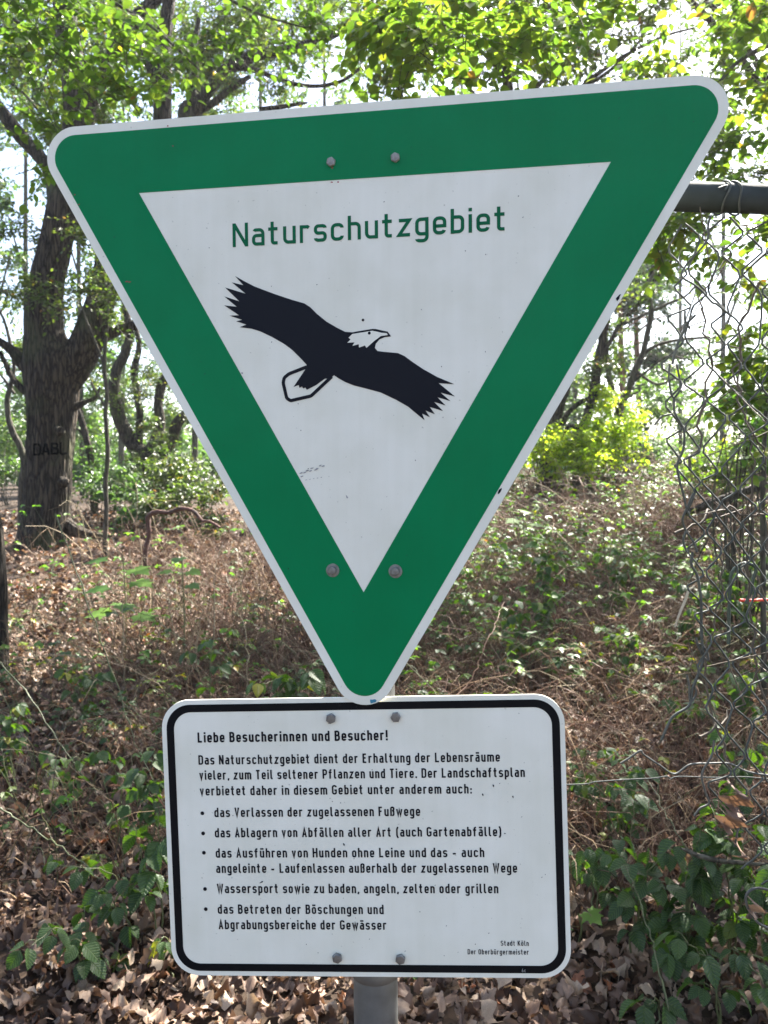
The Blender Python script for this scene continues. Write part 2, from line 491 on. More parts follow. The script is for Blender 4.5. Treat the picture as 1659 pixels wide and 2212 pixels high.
def ribbon(mb, line, h, z, closed=False):
    P = np.asarray(line, float)
    n = len(P)
    if closed:
        prev = np.roll(P, 1, 0); nxt = np.roll(P, -1, 0)
    else:
        prev = np.vstack([2 * P[0] - P[1], P[:-1]]); nxt = np.vstack([P[1:], 2 * P[-1] - P[-2]])
    t1 = norm(P - prev); t2 = norm(nxt - P)
    n1 = np.stack([-t1[:, 1], t1[:, 0]], -1); n2 = np.stack([-t2[:, 1], t2[:, 0]], -1)
    mi = norm(n1 + n2)
    ln = h / np.maximum((mi * n1).sum(-1), 0.35)
    Lp = P + mi * ln[:, None]; Rp = P - mi * ln[:, None]
    V = np.vstack([np.c_[Lp, np.full(n, z)], np.c_[Rp, np.full(n, z)]])
    m = n if closed else n - 1
    i = np.arange(m); j = (i + 1) % n
    mb.add(V, np.stack([n + i, n + j, j, i], -1))


def disc(mb, c, r, z, n=14):
    a = np.arange(n) * 2 * math.pi / n
    V = np.c_[c[0] + r * np.cos(a), c[1] + r * np.sin(a), np.full(n, z)]
    mb.add(V, [np.arange(n)[None, :]])


def glyph(ch, wl, wc):
    """strokes [(points, closed)], dots [(x, y)], advance width of the centre lines; unit = cap height"""
    h = HS; X = 0.74; y0 = h; y1 = X - h; Cc = 1 - h; D = -0.2
    w = wl; R = min(w * 0.5, 0.17); rs = min(w * 0.45, 0.13)
    W = wc; RC = min(W * 0.5, 0.2)
    S = []; dots = []; adv = w
    uml = {'ä': 'a', 'ö': 'o', 'ü': 'u', 'Ö': 'O'}
    if ch in uml:
        S, dots, adv = glyph(uml[ch], wl, wc)
        dots = [(adv * 0.2, 0.93), (adv * 0.8, 0.93)]
        return S, dots, adv
    if ch == 'a':
        S = [([(0.03, y1 - 0.05), (0.06, y1, 0.05), (w, y1, R), (w, 0)], 0), ([(w, 0.43), (0, 0.43, R * 0.8), (0, y0, R * 0.8), (w, y0)], 0)]
    elif ch == 'b':
        S = [([(0, 0), (0, 1)], 0), ([(0, y1), (w, y1, R), (w, y0, R), (0, y0)], 0)]
    elif ch == 'c':
        S = [([(w, y1 - 0.13), (w, y1, R), (0, y1, R), (0, y0, R), (w, y0, R), (w, y0 + 0.13)], 0)]
    elif ch == 'd':
        S = [([(w, 0), (w, 1)], 0), ([(w, y1), (0, y1, R), (0, y0, R), (w, y0)], 0)]
    elif ch == 'e':
        S = [([(w * 0.95, y0 + 0.1), (w * 0.9, y0, R * 0.8), (0, y0, R), (0, y1, R), (w, y1, R), (w, 0.35), (0, 0.35)], 0)]
    elif ch == 'f':
        adv = w * 0.85
        S = [([(adv, Cc), (adv * 0.3, Cc, 0.1), (adv * 0.3, 0)], 0), ([(-0.07, y1), (adv, y1)], 0)]
    elif ch == 'g':
        S = [([(w, X), (w, D, R), (0, D, R), (0, D + 0.07)], 0), ([(w, y1), (0, y1, R), (0, y0, R), (w, y0)], 0)]
    elif ch == 'h':
        S = [([(0, 0), (0, 1)], 0), ([(0, y1), (w, y1, R), (w, 0)], 0)]
    elif ch == 'i':
        adv = 0; S = [([(0, 0), (0, X)], 0)]; dots = [(0, 0.925)]
    elif ch == 'l':
        adv = 0.1; S = [([(0, 1), (0, y0, 0.1), (0.15, y0)], 0)]
    elif ch == 'm':
        k = w * 0.95; adv = 2 * k
        S = [([(0, 0), (0, X)], 0), ([(0, y1), (k, y1, R), (k, 0)], 0), ([(k, y1), (2 * k, y1, R), (2 * k, 0)], 0)]
    elif ch == 'n':
        S = [([(0, 0), (0, X)], 0), ([(0, y1), (w, y1, R), (w, 0)], 0)]
    elif ch == 'o':
        S = [([(w / 2, y1), (w, y1, R), (w, y0, R), (0, y0, R), (0, y1, R), (w / 2, y1)], 0)]
    elif ch == 'p':
        S = [([(0, D - 0.05), (0, X)], 0), ([(0, y1), (w, y1, R), (w, y0, R), (0, y0)], 0)]
    elif ch == 'r':
        adv = w * 0.72; S = [([(0, 0), (0, X)], 0), ([(0, y1 - 0.06), (0.04, y1, 0.05), (adv * 0.9, y1), (adv + 0.03, y1 - 0.05)], 0)]
    elif ch == 's':
        ym = 0.37
        S = [([(w, y1 - 0.09), (w, y1, rs), (0, y1, rs), (0, ym, rs), (w, ym, rs), (w, y0, rs), (0, y0, rs), (0, y0 + 0.09)], 0)]
    elif ch == 't':
        adv = w * 0.8; S = [([(adv * 0.3, 0.97), (adv * 0.3, y0, 0.1), (adv, y0)], 0), ([(-0.08, y1), (adv, y1)], 0)]
    elif ch == 'u':
        S = [([(0, X), (0, y0, R), (w, y0)], 0), ([(w, 0), (w, X)], 0)]
    elif ch == 'v':
        S = [([(0, X), (w / 2, 0.04), (w, X)], 0)]
    elif ch == 'w':
        adv = w * 1.75; S = [([(0, X), (adv * 0.26, 0.04), (adv * 0.5, X - 0.06), (adv * 0.74, 0.04), (adv, X)], 0)]
    elif ch == 'z':
        S = [([(-0.02, y1), (w, y1), (-0.01, y0), (w + 0.03, y0)], 0)]
    elif ch == 'ß':
        S = [([(0, 0), (0, Cc, R), (w, Cc, R), (w, 0.6, R * 0.7), (w * 0.45, 0.57)], 0), ([(w * 0.45, 0.57), (w, 0.54, R * 0.7), (w, y0, R), (w * 0.4, y0)], 0)]
    elif ch == 'A':
        adv = W; S = [([(0, 0), (W / 2, 0.93), (W, 0)], 0), ([(W * 0.17, 0.3), (W * 0.83, 0.3)], 0)]
    elif ch == 'B':
        adv = W * 0.95; S = [([(0, 0), (0, 1)], 0), ([(0, Cc), (adv * 0.92, Cc, 0.15), (adv * 0.92, 0.53, 0.15), (0, 0.53)], 0), ([(0, 0.53), (adv, 0.53, 0.15), (adv, y0, 0.17), (0, y0)], 0)]
    elif ch == 'D':
        adv = W; S = [([(0, 0), (0, 1)], 0), ([(0, Cc), (W, Cc, RC), (W, y0, RC), (0, y0)], 0)]
    elif ch == 'E':
        adv = W * 0.85; S = [([(0, 0), (0, 1)], 0), ([(0, Cc), (adv, Cc)], 0), ([(0, 0.53), (adv * 0.85, 0.53)], 0), ([(0, y0), (adv, y0)], 0)]
    elif ch == 'F':
        adv = W * 0.8; S = [([(0, 0), (0, 1)], 0), ([(0, Cc), (adv, Cc)], 0), ([(0, 0.52), (adv * 0.85, 0.52)], 0)]
    elif ch == 'G':
        adv = W; S = [([(W, Cc - 0.15), (W, Cc, RC), (0, Cc, RC), (0, y0, RC), (W, y0, RC), (W, 0.46), (W * 0.5, 0.46)], 0)]
    elif ch == 'H':
        adv = W; S = [([(0, 0), (0, 1)], 0), ([(W, 0), (W, 1)], 0), ([(0, 0.52), (W, 0.52)], 0)]
    elif ch == 'K':
        adv = W; S = [([(0, 0), (0, 1)], 0), ([(W, 1), (0, 0.36)], 0), ([(W * 0.4, 0.6), (W * 1.05, 0)], 0)]
    elif ch == 'L':
        adv = W * 0.82; S = [([(0, 1), (0, y0), (adv + 0.04, y0)], 0)]
    elif ch == 'N':
        adv = W; S = [([(0, 0), (0, 1)], 0), ([(0.01, 0.96), (W - 0.01, 0.04)], 0), ([(W, 0), (W, 1)], 0)]
    elif ch == 'O':
        adv = W; S = [([(W / 2, Cc), (W, Cc, RC), (W, y0, RC), (0, y0, RC), (0, Cc, RC), (W / 2, Cc)], 0)]
    elif ch == 'P':
        adv = W * 0.95; S = [([(0, 0), (0, 1)], 0), ([(0, Cc), (adv, Cc, 0.17), (adv, 0.44, 0.17), (0, 0.44)], 0)]
    elif ch == 'S':
        adv = W; S = [([(W, Cc - 0.12), (W, Cc, 0.17), (0, Cc, 0.17), (0, 0.53, 0.17), (W, 0.5, 0.17), (W, y0, 0.17), (0, y0, 0.17), (0, y0 + 0.13)], 0)]
    elif ch == 'T':
        adv = W * 0.95; S = [([(-0.03, Cc), (adv + 0.03, Cc)], 0), ([(adv / 2, Cc), (adv / 2, 0)], 0)]
    elif ch == 'V':
        adv = W; S = [([(0, 1), (W / 2, 0.05), (W, 1)], 0)]
    elif ch == 'W':
        adv = W * 1.5; S = [([(0, 1), (adv * 0.25, 0.04), (adv * 0.5, 0.92), (adv * 0.75, 0.04), (adv, 1)], 0)]
    elif ch == '!':
        adv = 0; S = [([(0, 0.28), (0, 1)], 0)]; dots = [(0, HS)]
    elif ch == '.':
        adv = 0; dots = [(0, HS)]
    elif ch == ',':
        adv = 0; S = [([(0.03, 0.15), (-0.03, -0.1)], 0)]
    elif ch == ':':
        adv = 0; dots = [(0, HS), (0, 0.46)]
    elif ch == '–':
        adv = w; S = [([(-0.03, 0.36), (w, 0.36)], 0)]
    elif ch == '(':
        adv = 0.1; S = [([(0.13, 1.04), (0.02, 0.8, 0.12), (0.02, 0.1, 0.12), (0.13, -0.14)], 0)]
    elif ch == ')':
        adv = 0.1; S = [([(-0.03, 1.04), (0.08, 0.8, 0.12), (0.08, 0.1, 0.12), (-0.03, -0.14)], 0)]
    elif ch == '6':
        S = [([(w * 0.7, 1), (0, 0.4), (0, y0, R), (w, y0, R), (w, 0.5, R), (0, 0.5)], 0)]
    return S, dots, adv


def text_mesh(mb, s, x0, x1, y, cap, wl, wc, z, track=0.29, space=0.62, bold=1.0):
    """set a line from x0 to x1 on the baseline y (metres); spacing is stretched to fit exactly"""
    gl = []
    x = 0; first = None; last = 0
    for ch in s:
        if ch == ' ':
            x += space - track; gl.append(None); continue
        S, dots, adv = glyph(ch, wl, wc)
        x += HS
        gl.append((x, S, dots)); x += adv + HS
        last = x
        x += track - 2 * HS + 0.0
    k = (x1 - x0) / (last * cap)
    zi = 0
    h = HS * bold
    for g in gl:
        if g is None: continue
        gx, S, dots = g
        for j, (pts, cl) in enumerate(S):
            P = fillet([(p[0] * k, *p[1:]) if len(p) < 3 else (p[0] * k, p[1], p[2] * min(1, k)) for p in pts])
            P = (P + np.array([gx * k, 0])) * cap + np.array([x0, y])
            ribbon(mb, P, h * cap, z + j * 2e-5)
        for (dx, dy) in dots:
            cx = x0 + (gx + dx) * k * cap; cy = y + dy * cap; r = h * cap
            mb.add([(cx - r, cy - r, z + 1e-5), (cx + r, cy - r, z + 1e-5), (cx + r, cy + r, z + 1e-5), (cx - r, cy + r, z + 1e-5)], [[[0, 1, 2, 3]]])


def round_poly(verts, r, n=10):
    """convex polygon (counter-clockwise) with rounded corners -> list of corner arcs"""
    out = []
    N = len(verts)
    for i in range(N):
        P = np.array(verts[i]); A = np.array(verts[i - 1]); B = np.array(verts[(i + 1) % N])
        ua = norm(A - P); ub = norm(B - P)
        half = math.acos(np.clip(ua @ ub, -1, 1)) / 2
        t = r / math.tan(half); c = P + norm(ua + ub) * r / math.sin(half)
        s = P + ua * t - c; e = P + ub * t - c
        a0 = math.atan2(s[1], s[0]); a1 = math.atan2(e[1], e[0])
        while a1 < a0: a1 += 2 * math.pi
        out.append([c + r * np.array([math.cos(a), math.sin(a)]) for a in np.linspace(a0, a1, n)])
    return out


def plate_mesh(mb, loop, z0, z1):
    n = len(loop); L = np.array(loop)
    V = np.vstack([np.c_[L, np.full(n, z1)], np.c_[L, np.full(n, z0)]])
    mb.add(V, [np.arange(n)[None, :], (2 * n - 1 - np.arange(n))[None, :]], 0.5)
    i = np.arange(n); j = (i + 1) % n
    mb.add(V, np.stack([i, n + i, n + j, j], -1), 0.5)


def ring(mb, A, B, z):
    n = len(A)
    V = np.vstack([np.c_[np.array(A), np.full(n, z)], np.c_[np.array(B), np.full(n, z)]])
    i = np.arange(n); j = (i + 1) % n
    mb.add(V, np.stack([i, j, n + j, n + i], -1))


def mat44(R, t, s=1.0):
    m = Matrix([list(np.array(R)[0] * s), list(np.array(R)[1] * s), list(np.array(R)[2] * s)]).to_4x4()
    m.translation = Vector(t)
    return m


SC = 0.956
RT = np.array([[0.984436, 0.009589, -0.175482], [-0.175449, -0.004237, -0.984479], [-0.010184, 0.999945, -0.002489]])
tT = CAM + (np.array([-0.02649, 1.24186, 2.05232]) - CAM) * SC
RP = np.array([[0.997375, -0.023322, -0.068546], [-0.068356, 0.008832, -0.997622], [0.023872, 0.999689, 0.007214]])
tP = np.array([-0.03511, 1.19455, 1.06803])
POSTX, POSTY = -0.0208, 1.245

sign = empty('nature_reserve_sign', (POSTX, POSTY, float(hgt(POSTX, POSTY))), 'green and white triangular sign with black eagle above a lettered white notice plate', 'sign')
S0 = np.array(sign.location)


def child_frame(name, me, R, t, s=1.0, parent=sign):
    o = bpy.data.objects.new(name, me)
    C.objects.link(o)
    o.parent = parent
    if parent is sign:
        o.matrix_basis = mat44(R, np.array(t) - S0, s)
    return o


# triangular plate
k = 0.11107 / math.tan(math.atan2(0.72 * 0.8668, 0.36) / 2)
hT = 0.72 * 0.8668
outer = [(-0.36 - k, 0.11107), (0.0, -hT - 0.2222), (0.36 + k, 0.11107)]
inner = [(-0.36, 0.0), (0.0, -hT), (0.36, 0.0)]


def inset(d):
    f = 1 - d / (0.2222 - 0.0)  # similar triangles around the common centre line
    kk = (0.11107 - d) / math.tan(math.atan2(hT, 0.36) / 2)
    return [(-0.36 - kk, 0.11107 - d), (0.0, -hT - 2 * (0.11107 - d)), (0.36 + kk, 0.11107 - d)]


mb = MB(); loop = sum(round_poly(outer, 0.0475, 14), [])
plate_mesh(mb, loop, -0.003, 0.0)
tri = child_frame('triangular_plate', mb.mesh('triangular_plate', WHITE, False), RT, tT, SC)
tri['label'] = 'white triangle plate pointing down with rounded corners'
mb = MB()
A = round_poly(inset(0.0135), 0.0345, 14)
B = [[np.array(v)] * 14 for v in inner]
ring(mb, sum(A, []), sum(B, []), 0.0004)
g = child_frame('green_border', mb.mesh('green_border', GREEN, False), None, None, parent=tri) if False else link('green_border', mb.mesh('green_border', GREEN, False), tri)
mb = MB()
text_mesh(mb, 'Naturschutzgebiet', -0.2056, 0.2134, 0.0, 0.0362, 0.435, 0.58, 0.0005, track=0.33, bold=0.93)
t_ = link('lettering', mb.mesh('lettering', GREENINK, False), tri)
t_.location = (0, -0.0904, 0); t_.rotation_euler = (0, 0, math.atan2(0.0035, 0.419))

body = [[-202.4, -136.1], [-187.3, -144.8], [-170.3, -153.8], [-137.6, -166.8], [-110.5, -176.4], [-91.6, -182.3], [-82.3, -188.3], [-71.6, -199.0], [-57.0, -211.0], [-41.0, -220.6], [-27.8, -227.4], [-17.2, -228.5], [-1.4, -226.4], [14.3, -224.4], [20.0, -224.8], [29.9, -227.4], [37.7, -229.2], [42.9, -236.5], [33.0, -237.4], [25.2, -240.5], [19.5, -246.7], [18.2, -253.0], [22.1, -257.7], [32.5, -259.3], [53.3, -261.6], [63.6, -266.5], [76.5, -276.2], [91.9, -286.7], [112.4, -298.5], [138.3, -309.9], [114.9, -307.9], [139.1, -328.0], [118.0, -322.1], [132.3, -334.7], [113.2, -328.8], [125.2, -341.1], [108.1, -335.6], [121.4, -349.2], [101.7, -343.1], [109.4, -354.1], [95.3, -348.3], [101.8, -358.3], [90.2, -352.8], [93.8, -362.7], [84.3, -355.0], [68.8, -342.0], [50.7, -331.5], [27.2, -320.1], [6.3, -314.1], [-14.8, -308.5], [-28.0, -303.1], [-38.6, -297.2], [-45.3, -292.4], [-51.4, -298.0], [-59.5, -297.3], [-73.4, -306.8], [-88.3, -313.8], [-90.4, -310.4], [-94.2, -311.6], [-95.8, -308.5], [-99.9, -310.7], [-101.2, -306.3], [-109.4, -309.0], [-89.5, -281.1], [-88.6, -275.4], [-97.5, -265.8], [-110.9, -252.5], [-124.5, -242.5], [-143.5, -231.5], [-162.6, -222.3], [-176.3, -218.0], [-195.6, -215.0], [-184.5, -211.4], [-201.1, -205.7], [-191.4, -203.9], [-212.1, -196.6], [-196.3, -196.7], [-220.3, -180.6], [-200.1, -183.4], [-220.2, -166.7], [-195.8, -175.2], [-218.7, -153.1], [-185.5, -163.9], [-207.5, -145.8], [-189.0, -150.7]]
head = [[-16.7, -231.1], [-1.4, -229.2], [14.3, -227.2], [19.5, -228.4], [28.6, -230.7], [36.2, -231.4], [38.0, -234.3], [27.3, -235.5], [16.9, -242.8], [5.1, -252.7], [3.0, -248.8], [-6.2, -251.8], [-6.7, -246.7], [-16.5, -249.0], [-13.3, -243.7], [-24.4, -244.1], [-19.4, -239.2], [-22.5, -236.5]]
tail = [[-88.6, -279.0], [-116.6, -288.8], [-124.2, -294.6], [-125.9, -302.4], [-120.4, -326.0], [-114.1, -330.0], [-81.6, -323.3], [-48.8, -294.4]]


def tess(mb, poly, z):
    from mathutils.geometry import tessellate_polygon
    P = [Vector((x, y, 0)) for x, y in poly]
    T = tessellate_polygon([P])
    mb.add([(p[0], p[1], z) for p in P], [np.array(T)])


mb = MB(); tess(mb, np.array(body) / 1000, 0.0005)
tl = fillet([(tail[0][0] / 1000, tail[0][1] / 1000)] + [(x / 1000, y / 1000, 0.002) for x, y in tail[1:-1]] + [(tail[-1][0] / 1000, tail[-1][1] / 1000)])
ribbon(mb, tl, 0.0026, 0.00054)
disc(mb, (0.0096, -0.2306), 0.0023, 0.0008)
disc(mb, (-0.0001, -0.2107), 0.0022, 0.0005, 7)
link('eagle_emblem', mb.mesh('eagle_emblem', INK, False), tri)
mb = MB(); tess(mb, np.array(head) / 1000, 0.00065)
link('eagle_head', mb.mesh('eagle_head', WHITE, False), tri)

# worn marks on the triangle: flakes, specks, scratches (points in the plate's own metres)
mb = MB()
r0 = np.random.default_rng(3)


def flake(mb, c, L, W, ang, z=0.0007, n=9):
    a = np.arange(n) * 2 * math.pi / n
    rr = 0.6 + 0.6 * r0.random(n)
    x = L * np.cos(a) * rr; y = W * np.sin(a) * rr
    ca, sa = math.cos(ang), math.sin(ang)
    V = np.c_[c[0] + x * ca - y * sa, c[1] + x * sa + y * ca, np.full(n, z)]
    mb.add(V, [np.arange(n)[None, :]])


for i in range(11):
    flake(mb, (-0.101 + 0.0037 * i + r0.normal() * 0.002, -0.442 + 0.0011 * i + r0.normal() * 0.0018), 0.0028, 0.0011, 0.3)
for i in range(5):
    flake(mb, (-0.09 + 0.006 * i, -0.452 + 0.001 * i), 0.0018, 0.0005, 0.2)
flake(mb, (-0.0255, -0.478), 0.0015, 0.003, 0.4)
flake(mb, (-0.192, -0.286), 0.0018, 0.0015, 0)
tag(link('scuff_mark', mb.mesh('scuff_mark', CHIP, False), tri), kind='stuff')
mb = MB()
for _ in range(26):
    u = r0.uniform(-0.25, 0.25); v = r0.uniform(-0.5, -0.02)
    if abs(u) < (0.34 + v * 0.577): flake(mb, (u, v), 0.0006, 0.0011, r0.uniform(-1, 1))
flake(mb, (-0.1195, -0.59), 0.0011, 0.0011, 0); flake(mb, (-0.158, -0.588), 0.0017, 0.0014, 0)
flake(mb, (0.2054, -0.4684), 0.0022, 0.005, -0.5); flake(mb, (0.372, -0.192), 0.0022, 0.006, -0.6)
tag(link('dark_speck', mb.mesh('dark_speck', INK, False), tri), kind='stuff')
mb = MB()
for (u, v) in ((-0.3019, 0.0685), (-0.31, 0.1), (-0.3825, -0.137), (-0.378, -0.138), (-0.047, 0.018), (-0.0475, -0.003), (-0.038, -0.0035), (-0.463, -0.012), (-0.47, 0.004)):
    flake(mb, (u, v), 0.0028 if v < -0.1 else 0.0018, 0.0012, 0.1)
tag(link('red_paint_spot', mb.mesh('red_paint_spot', REDP, False), tri), kind='stuff')
mb = MB(); flake(mb, (0.0135, -0.792), 0.006, 0.0035, 0.2)
link('blue_paint_spot', mb.mesh('blue_paint_spot', BLUEP, False), tri)


def bolt_mesh(name, washer, mat, r=0.0068):
    mb = MB()
    z = 0.0005
    if washer:
        a = np.arange(24) * 2 * math.pi / 24
        for (ra, za, rb, zb) in ((0.0105, 0, 0.0105, 0.0015), (0.0105, 0.0015, 0.0, 0.0019)):
            V = np.vstack([np.c_[ra * np.cos(a), ra * np.sin(a), np.full(24, za)], np.c_[rb * np.cos(a), rb * np.sin(a), np.full(24, zb)]])
            i = np.arange(24); j = (i + 1) % 24
            mb.add(V, np.stack([i, j, 24 + j, 24 + i], -1))
        z = 0.002
    n = 6
    a = np.arange(n) * 2 * math.pi / n + 0.2
    prof = [(r, z), (r, z + 0.0042), (r * 0.86, z + 0.0052), (0.0001, z + 0.0054)]
    V = np.vstack([np.c_[q[0] * np.cos(a), q[0] * np.sin(a), np.full(n, q[1])] for q in prof])
    i = np.arange(n); j = (i + 1) % n
    mb.add(V, np.concatenate([np.stack([k_ * n + i, k_ * n + j, (k_ + 1) * n + j, (k_ + 1) * n + i], -1) for k_ in range(3)]))
    return mb.mesh(name, mat, False)


bw = bolt_mesh('bolt', True, BOLT); bp_ = bolt_mesh('bolt', False, BOLTW, 0.0072); bg_ = bolt_mesh('bolt', False, BOLT, 0.0076)
for (me_, x, y, rz) in ((bp_, -0.0483, 0.0262, 0.1), (bp_, 0.0497, 0.0261, 0.4), (bw, -0.0483, -0.5911, 0.3), (bw, 0.0495, -0.5906, 0.5)):
    b = link('bolt', me_, tri); b.location = (x, y, 0.0003); b.rotation_euler = (0, 0, rz)

# lettered notice plate
Wp, Hp = 0.6, 0.4216


def rrect(d, r):
    a, b = Wp / 2 - d, Hp / 2 - d
    return sum(round_poly([(a, b), (-a, b), (-a, -b), (a, -b)], r, 12), [])


mb = MB(); plate_mesh(mb, rrect(0, 0.043), -0.003, 0.0)
pl = child_frame('notice_plate', mb.mesh('notice_plate', WHITE, False), RP, tP)
pl['label'] = 'white rectangular notice plate with rounded corners and black lettering'
mb = MB(); ring(mb, rrect(0.0072, 0.0365), rrect(0.0186, 0.0265), 0.0004)
link('black_border', mb.mesh('black_border', BLACK, False), pl)
mb = MB()
ANG = math.atan2(0.0018, 0.45)
lines = [('Liebe Besucherinnen und Besucher!', -245.7, 40.6, 146.3, 15.2, 1.12), ('Das Naturschutzgebiet dient der Erhaltung der Lebensräume', -245.9, 204.6, 112.6, 14.2, 1),
         ('vieler, zum Teil seltener Pflanzen und Tiere. Der Landschaftsplan', -245.6, 240.2, 89.5, 14.2, 1), ('verbietet daher in diesem Gebiet unter anderem auch:', -245.8, 162.2, 65.6, 14.2, 1),
         ('das Verlassen der zugelassenen Fußwege', -224.8, 85.1, 32.6, 14.2, 1), ('das Ablagern von Abfällen aller Art (auch Gartenabfälle)', -225.3, 203.7, 1.6, 14.2, 1),
         ('das Ausführen von Hunden ohne Leine und das – auch', -225.3, 177.6, -29.4, 14.2, 1), ('angeleinte – Laufenlassen außerhalb der zugelassenen Wege', -225.5, 225.0, -52.7, 14.2, 1),
         ('Wassersport sowie zu baden, angeln, zelten oder grillen', -225.5, 196.6, -83.6, 14.2, 1), ('das Betreten der Böschungen und', -225.6, 25.9, -115.3, 14.2, 1),
         ('Abgrabungsbereiche der Gewässer', -225.3, 29.4, -139.0, 14.2, 1), ('Stadt Köln', 197.7, 238.8, -162.4, 7.8, 0.85), ('Der Oberbürgermeister', 148.6, 238.5, -175.5, 7.8, 0.85)]
for s_, a_, b_, y_, c_, bo in lines:
    text_mesh(mb, s_, a_ / 1000, b_ / 1000, y_ / 1000, c_ / 1000, 0.262, 0.32, 0.0005, track=0.30, space=0.6, bold=bo * 1.1)
for (x, y) in ((-243.2, 39.1), (-243.3, 8.4), (-243.3, -21.2), (-243.9, -76.8), (-244.0, -107.7)):
    disc(mb, (x / 1000, y / 1000 - 0.0006), 0.0029, 0.0005)
link('lettering', mb.mesh('lettering', INK, False), pl)
mb = MB(); text_mesh(mb, '6c', 0.2273, 0.2335, -0.2017, 0.0052, 0.25, 0.3, 0.0008, bold=0.8)
link('plate_number', mb.mesh('plate_number', CHIP, False), pl)
mb = MB()
for _ in range(30):
    flake(mb, (r0.uniform(-0.27, 0.27), r0.uniform(-0.18, 0.18)), 0.0005, 0.001, r0.uniform(-1, 1))
flake(mb, (-0.157, -0.0668), 0.003, 0.001, 0.5); flake(mb, (0.2085, 0.006), 0.0012, 0.001, 0)
for (x, y) in ((0.194, 0.077), (0.222, 0.06), (0.178, 0.064), (-0.03, -0.01)): flake(mb, (x, y), 0.001, 0.0022, 0.3)
tag(link('dark_speck', mb.mesh('dark_speck', INK, False), pl), kind='stuff')
for (x, y, rz) in ((-0.0426, 0.1805, 0.2), (0.0536, 0.1811, 0.9), (-0.0461, -0.1811, 0.5), (0.0485, -0.1822, 0.1)):
    b = link('bolt', bg_, pl); b.location = (x, y, 0.0003); b.rotation_euler = (0, 0, rz)

# round post, pipe clamps
mb = MB(S0)
z0 = S0[2] - 0.3
P = np.array([[[POSTX, POSTY, z] for z in np.linspace(z0, 2.12, 14)]])
V, Fq = tubes(P, np.full((1, 14), 0.0345), 40)
mb.add(V, Fq)
V, Fq = tubes(np.array([[[POSTX, POSTY, 2.12], [POSTX, POSTY, 2.125], [POSTX, POSTY, 2.128]]]), np.array([[0.0365, 0.0365, 0.0005]]), 40); mb.add(V, Fq)
mb.build('post', GALV, sign)
for zc, hh in ((0.845, 0.013), (1.245, 0.016), (1.465, 0.016), (2.07, 0.016)):
    mb = MB(S0)
    rr = 0.0375
    V, Fq = tubes(np.array([[[POSTX, POSTY, zc - hh], [POSTX, POSTY, zc - hh + 0.0005], [POSTX, POSTY, zc + hh - 0.0005], [POSTX, POSTY, zc + hh]]]), np.array([[0.0347, rr, rr, 0.0347]]), 32)
    mb.add(V, Fq)
    if zc > 0.9:
        for sx in (-1, 1):   # flat ears that carry the bolts
            x0 = POSTX + sx * 0.034; x1 = POSTX + sx * 0.06
            y0, y1 = POSTY - 0.042, POSTY - 0.038
            c = [(x, y, z) for x in (x0, x1) for y in (y0, y1) for z in (zc - hh, zc + hh)]
            mb.add(c, [[[0, 1, 3, 2], [4, 6, 7, 5], [0, 4, 5, 1], [2, 3, 7, 6], [0, 2, 6, 4], [1, 5, 7, 3]]])
    mb.build('pipe_clamp', GALV, sign)

# ------------------------------------------------------------------ fence: rail, torn chain link, loose wires
FY0 = 1.285


def fy(x): return FY0 + 0.13 * (x - POSTX)


def on_fence(px, py, off=0.0):
    """point on the plane of the fence seen at (px, py) of the 2448 frame"""
    Y = 1.33
    for _ in range(6):
        p = at2(px, py, Y); Y = fy(p[0]) + off
    return at2(px, py, Y)


rz = on_fence(2331, 632)[2]
fence = empty('chain_link_fence', (0.9, fy(0.9), float(hgt(0.9, fy(0.9)))), 'torn rusty grey chain link fence hanging from a round rail behind the sign', 'fence')
FO = np.array(fence.location)
mb = MB(FO)
xs_ = np.linspace(POSTX + 0.03, 2.4, 60)
P = np.array([[[x, fy(x), rz] for x in xs_]])
a_ = np.arange(24)
bump = 1 + 0.02 * rng.normal(size=(1, 60, 24))
V, Fq = tubes(P, np.full((1, 60), 0.0235), 24, bump); mb.add(V, Fq)
mb.build('rail', RAILM, fence)
mb = MB(FO)
P = np.array([[[2.25, fy(2.25), z] for z in np.linspace(-0.2, rz + 0.06, 8)]]); V, Fq = tubes(P, np.full((1, 8), 0.03), 20); mb.add(V, Fq)
mb.build('fence_post', RAILM, fence)

pitch = 0.0335
ux = on_fence(2195, 760)[0]


def warp(x, z, k):
    d = 0.024 * math.sin(5 * z + 4 * x) + 0.011 * math.sin(15 * z + 21 * x) + 0.0055 * math.sin(61 * z + x * 83)
    e = 0.028 * math.sin(7 * x + 4 * z) + 0.010 * math.sin(23 * z + 31 * x) + 0.0055 * math.sin(70 * x + 47 * z)
    y = 0.018 * math.sin(5 * x + 3 * z) + 0.01 * math.sin(11 * z + x * 9)
    lean = 0.02 * (rz - z)
    return np.array([x + d + lean, fy(x) + 0.0 + y, z + e - 0.02 * math.sin(3 * z)])


for kx in range(34):
    x0 = ux + kx * 0.0335
    zt = rz - 0.02
    zb = rz - 1.13 + 0.07 * math.sin(kx * 1.7)
    if kx == 0: zb = rz - 1.06
    pts = []
    z = zt; side = kx % 2
    i = 0
    while z > zb:
        if not (kx in (1, 4) and 0.16 < zt - z < 0.2):
            pts.append(warp(x0 + (0.5 - side) * pitch * 1.06, z, kx + side))
        side = 1 - side; z -= pitch * 1.02; i += 1
    P = np.array(pts)
    # rounded bends: resample between bends
    Q = []
    for a, b in zip(P[:-1], P[1:]):
        for t in (0.12, 0.3, 0.5, 0.7, 0.88): Q.append(a * (1 - t) + b * t + np.array([0, 0.0015 * (1 if t > .5 else -1), 0]))
    Q = np.array(Q)
    mb = MB(FO); V, Fq = tubes(Q[None], np.full((1, len(Q)), 0.0018), 5); mb.add(V, Fq)
    mb.build('mesh_wire', WIRE, fence)


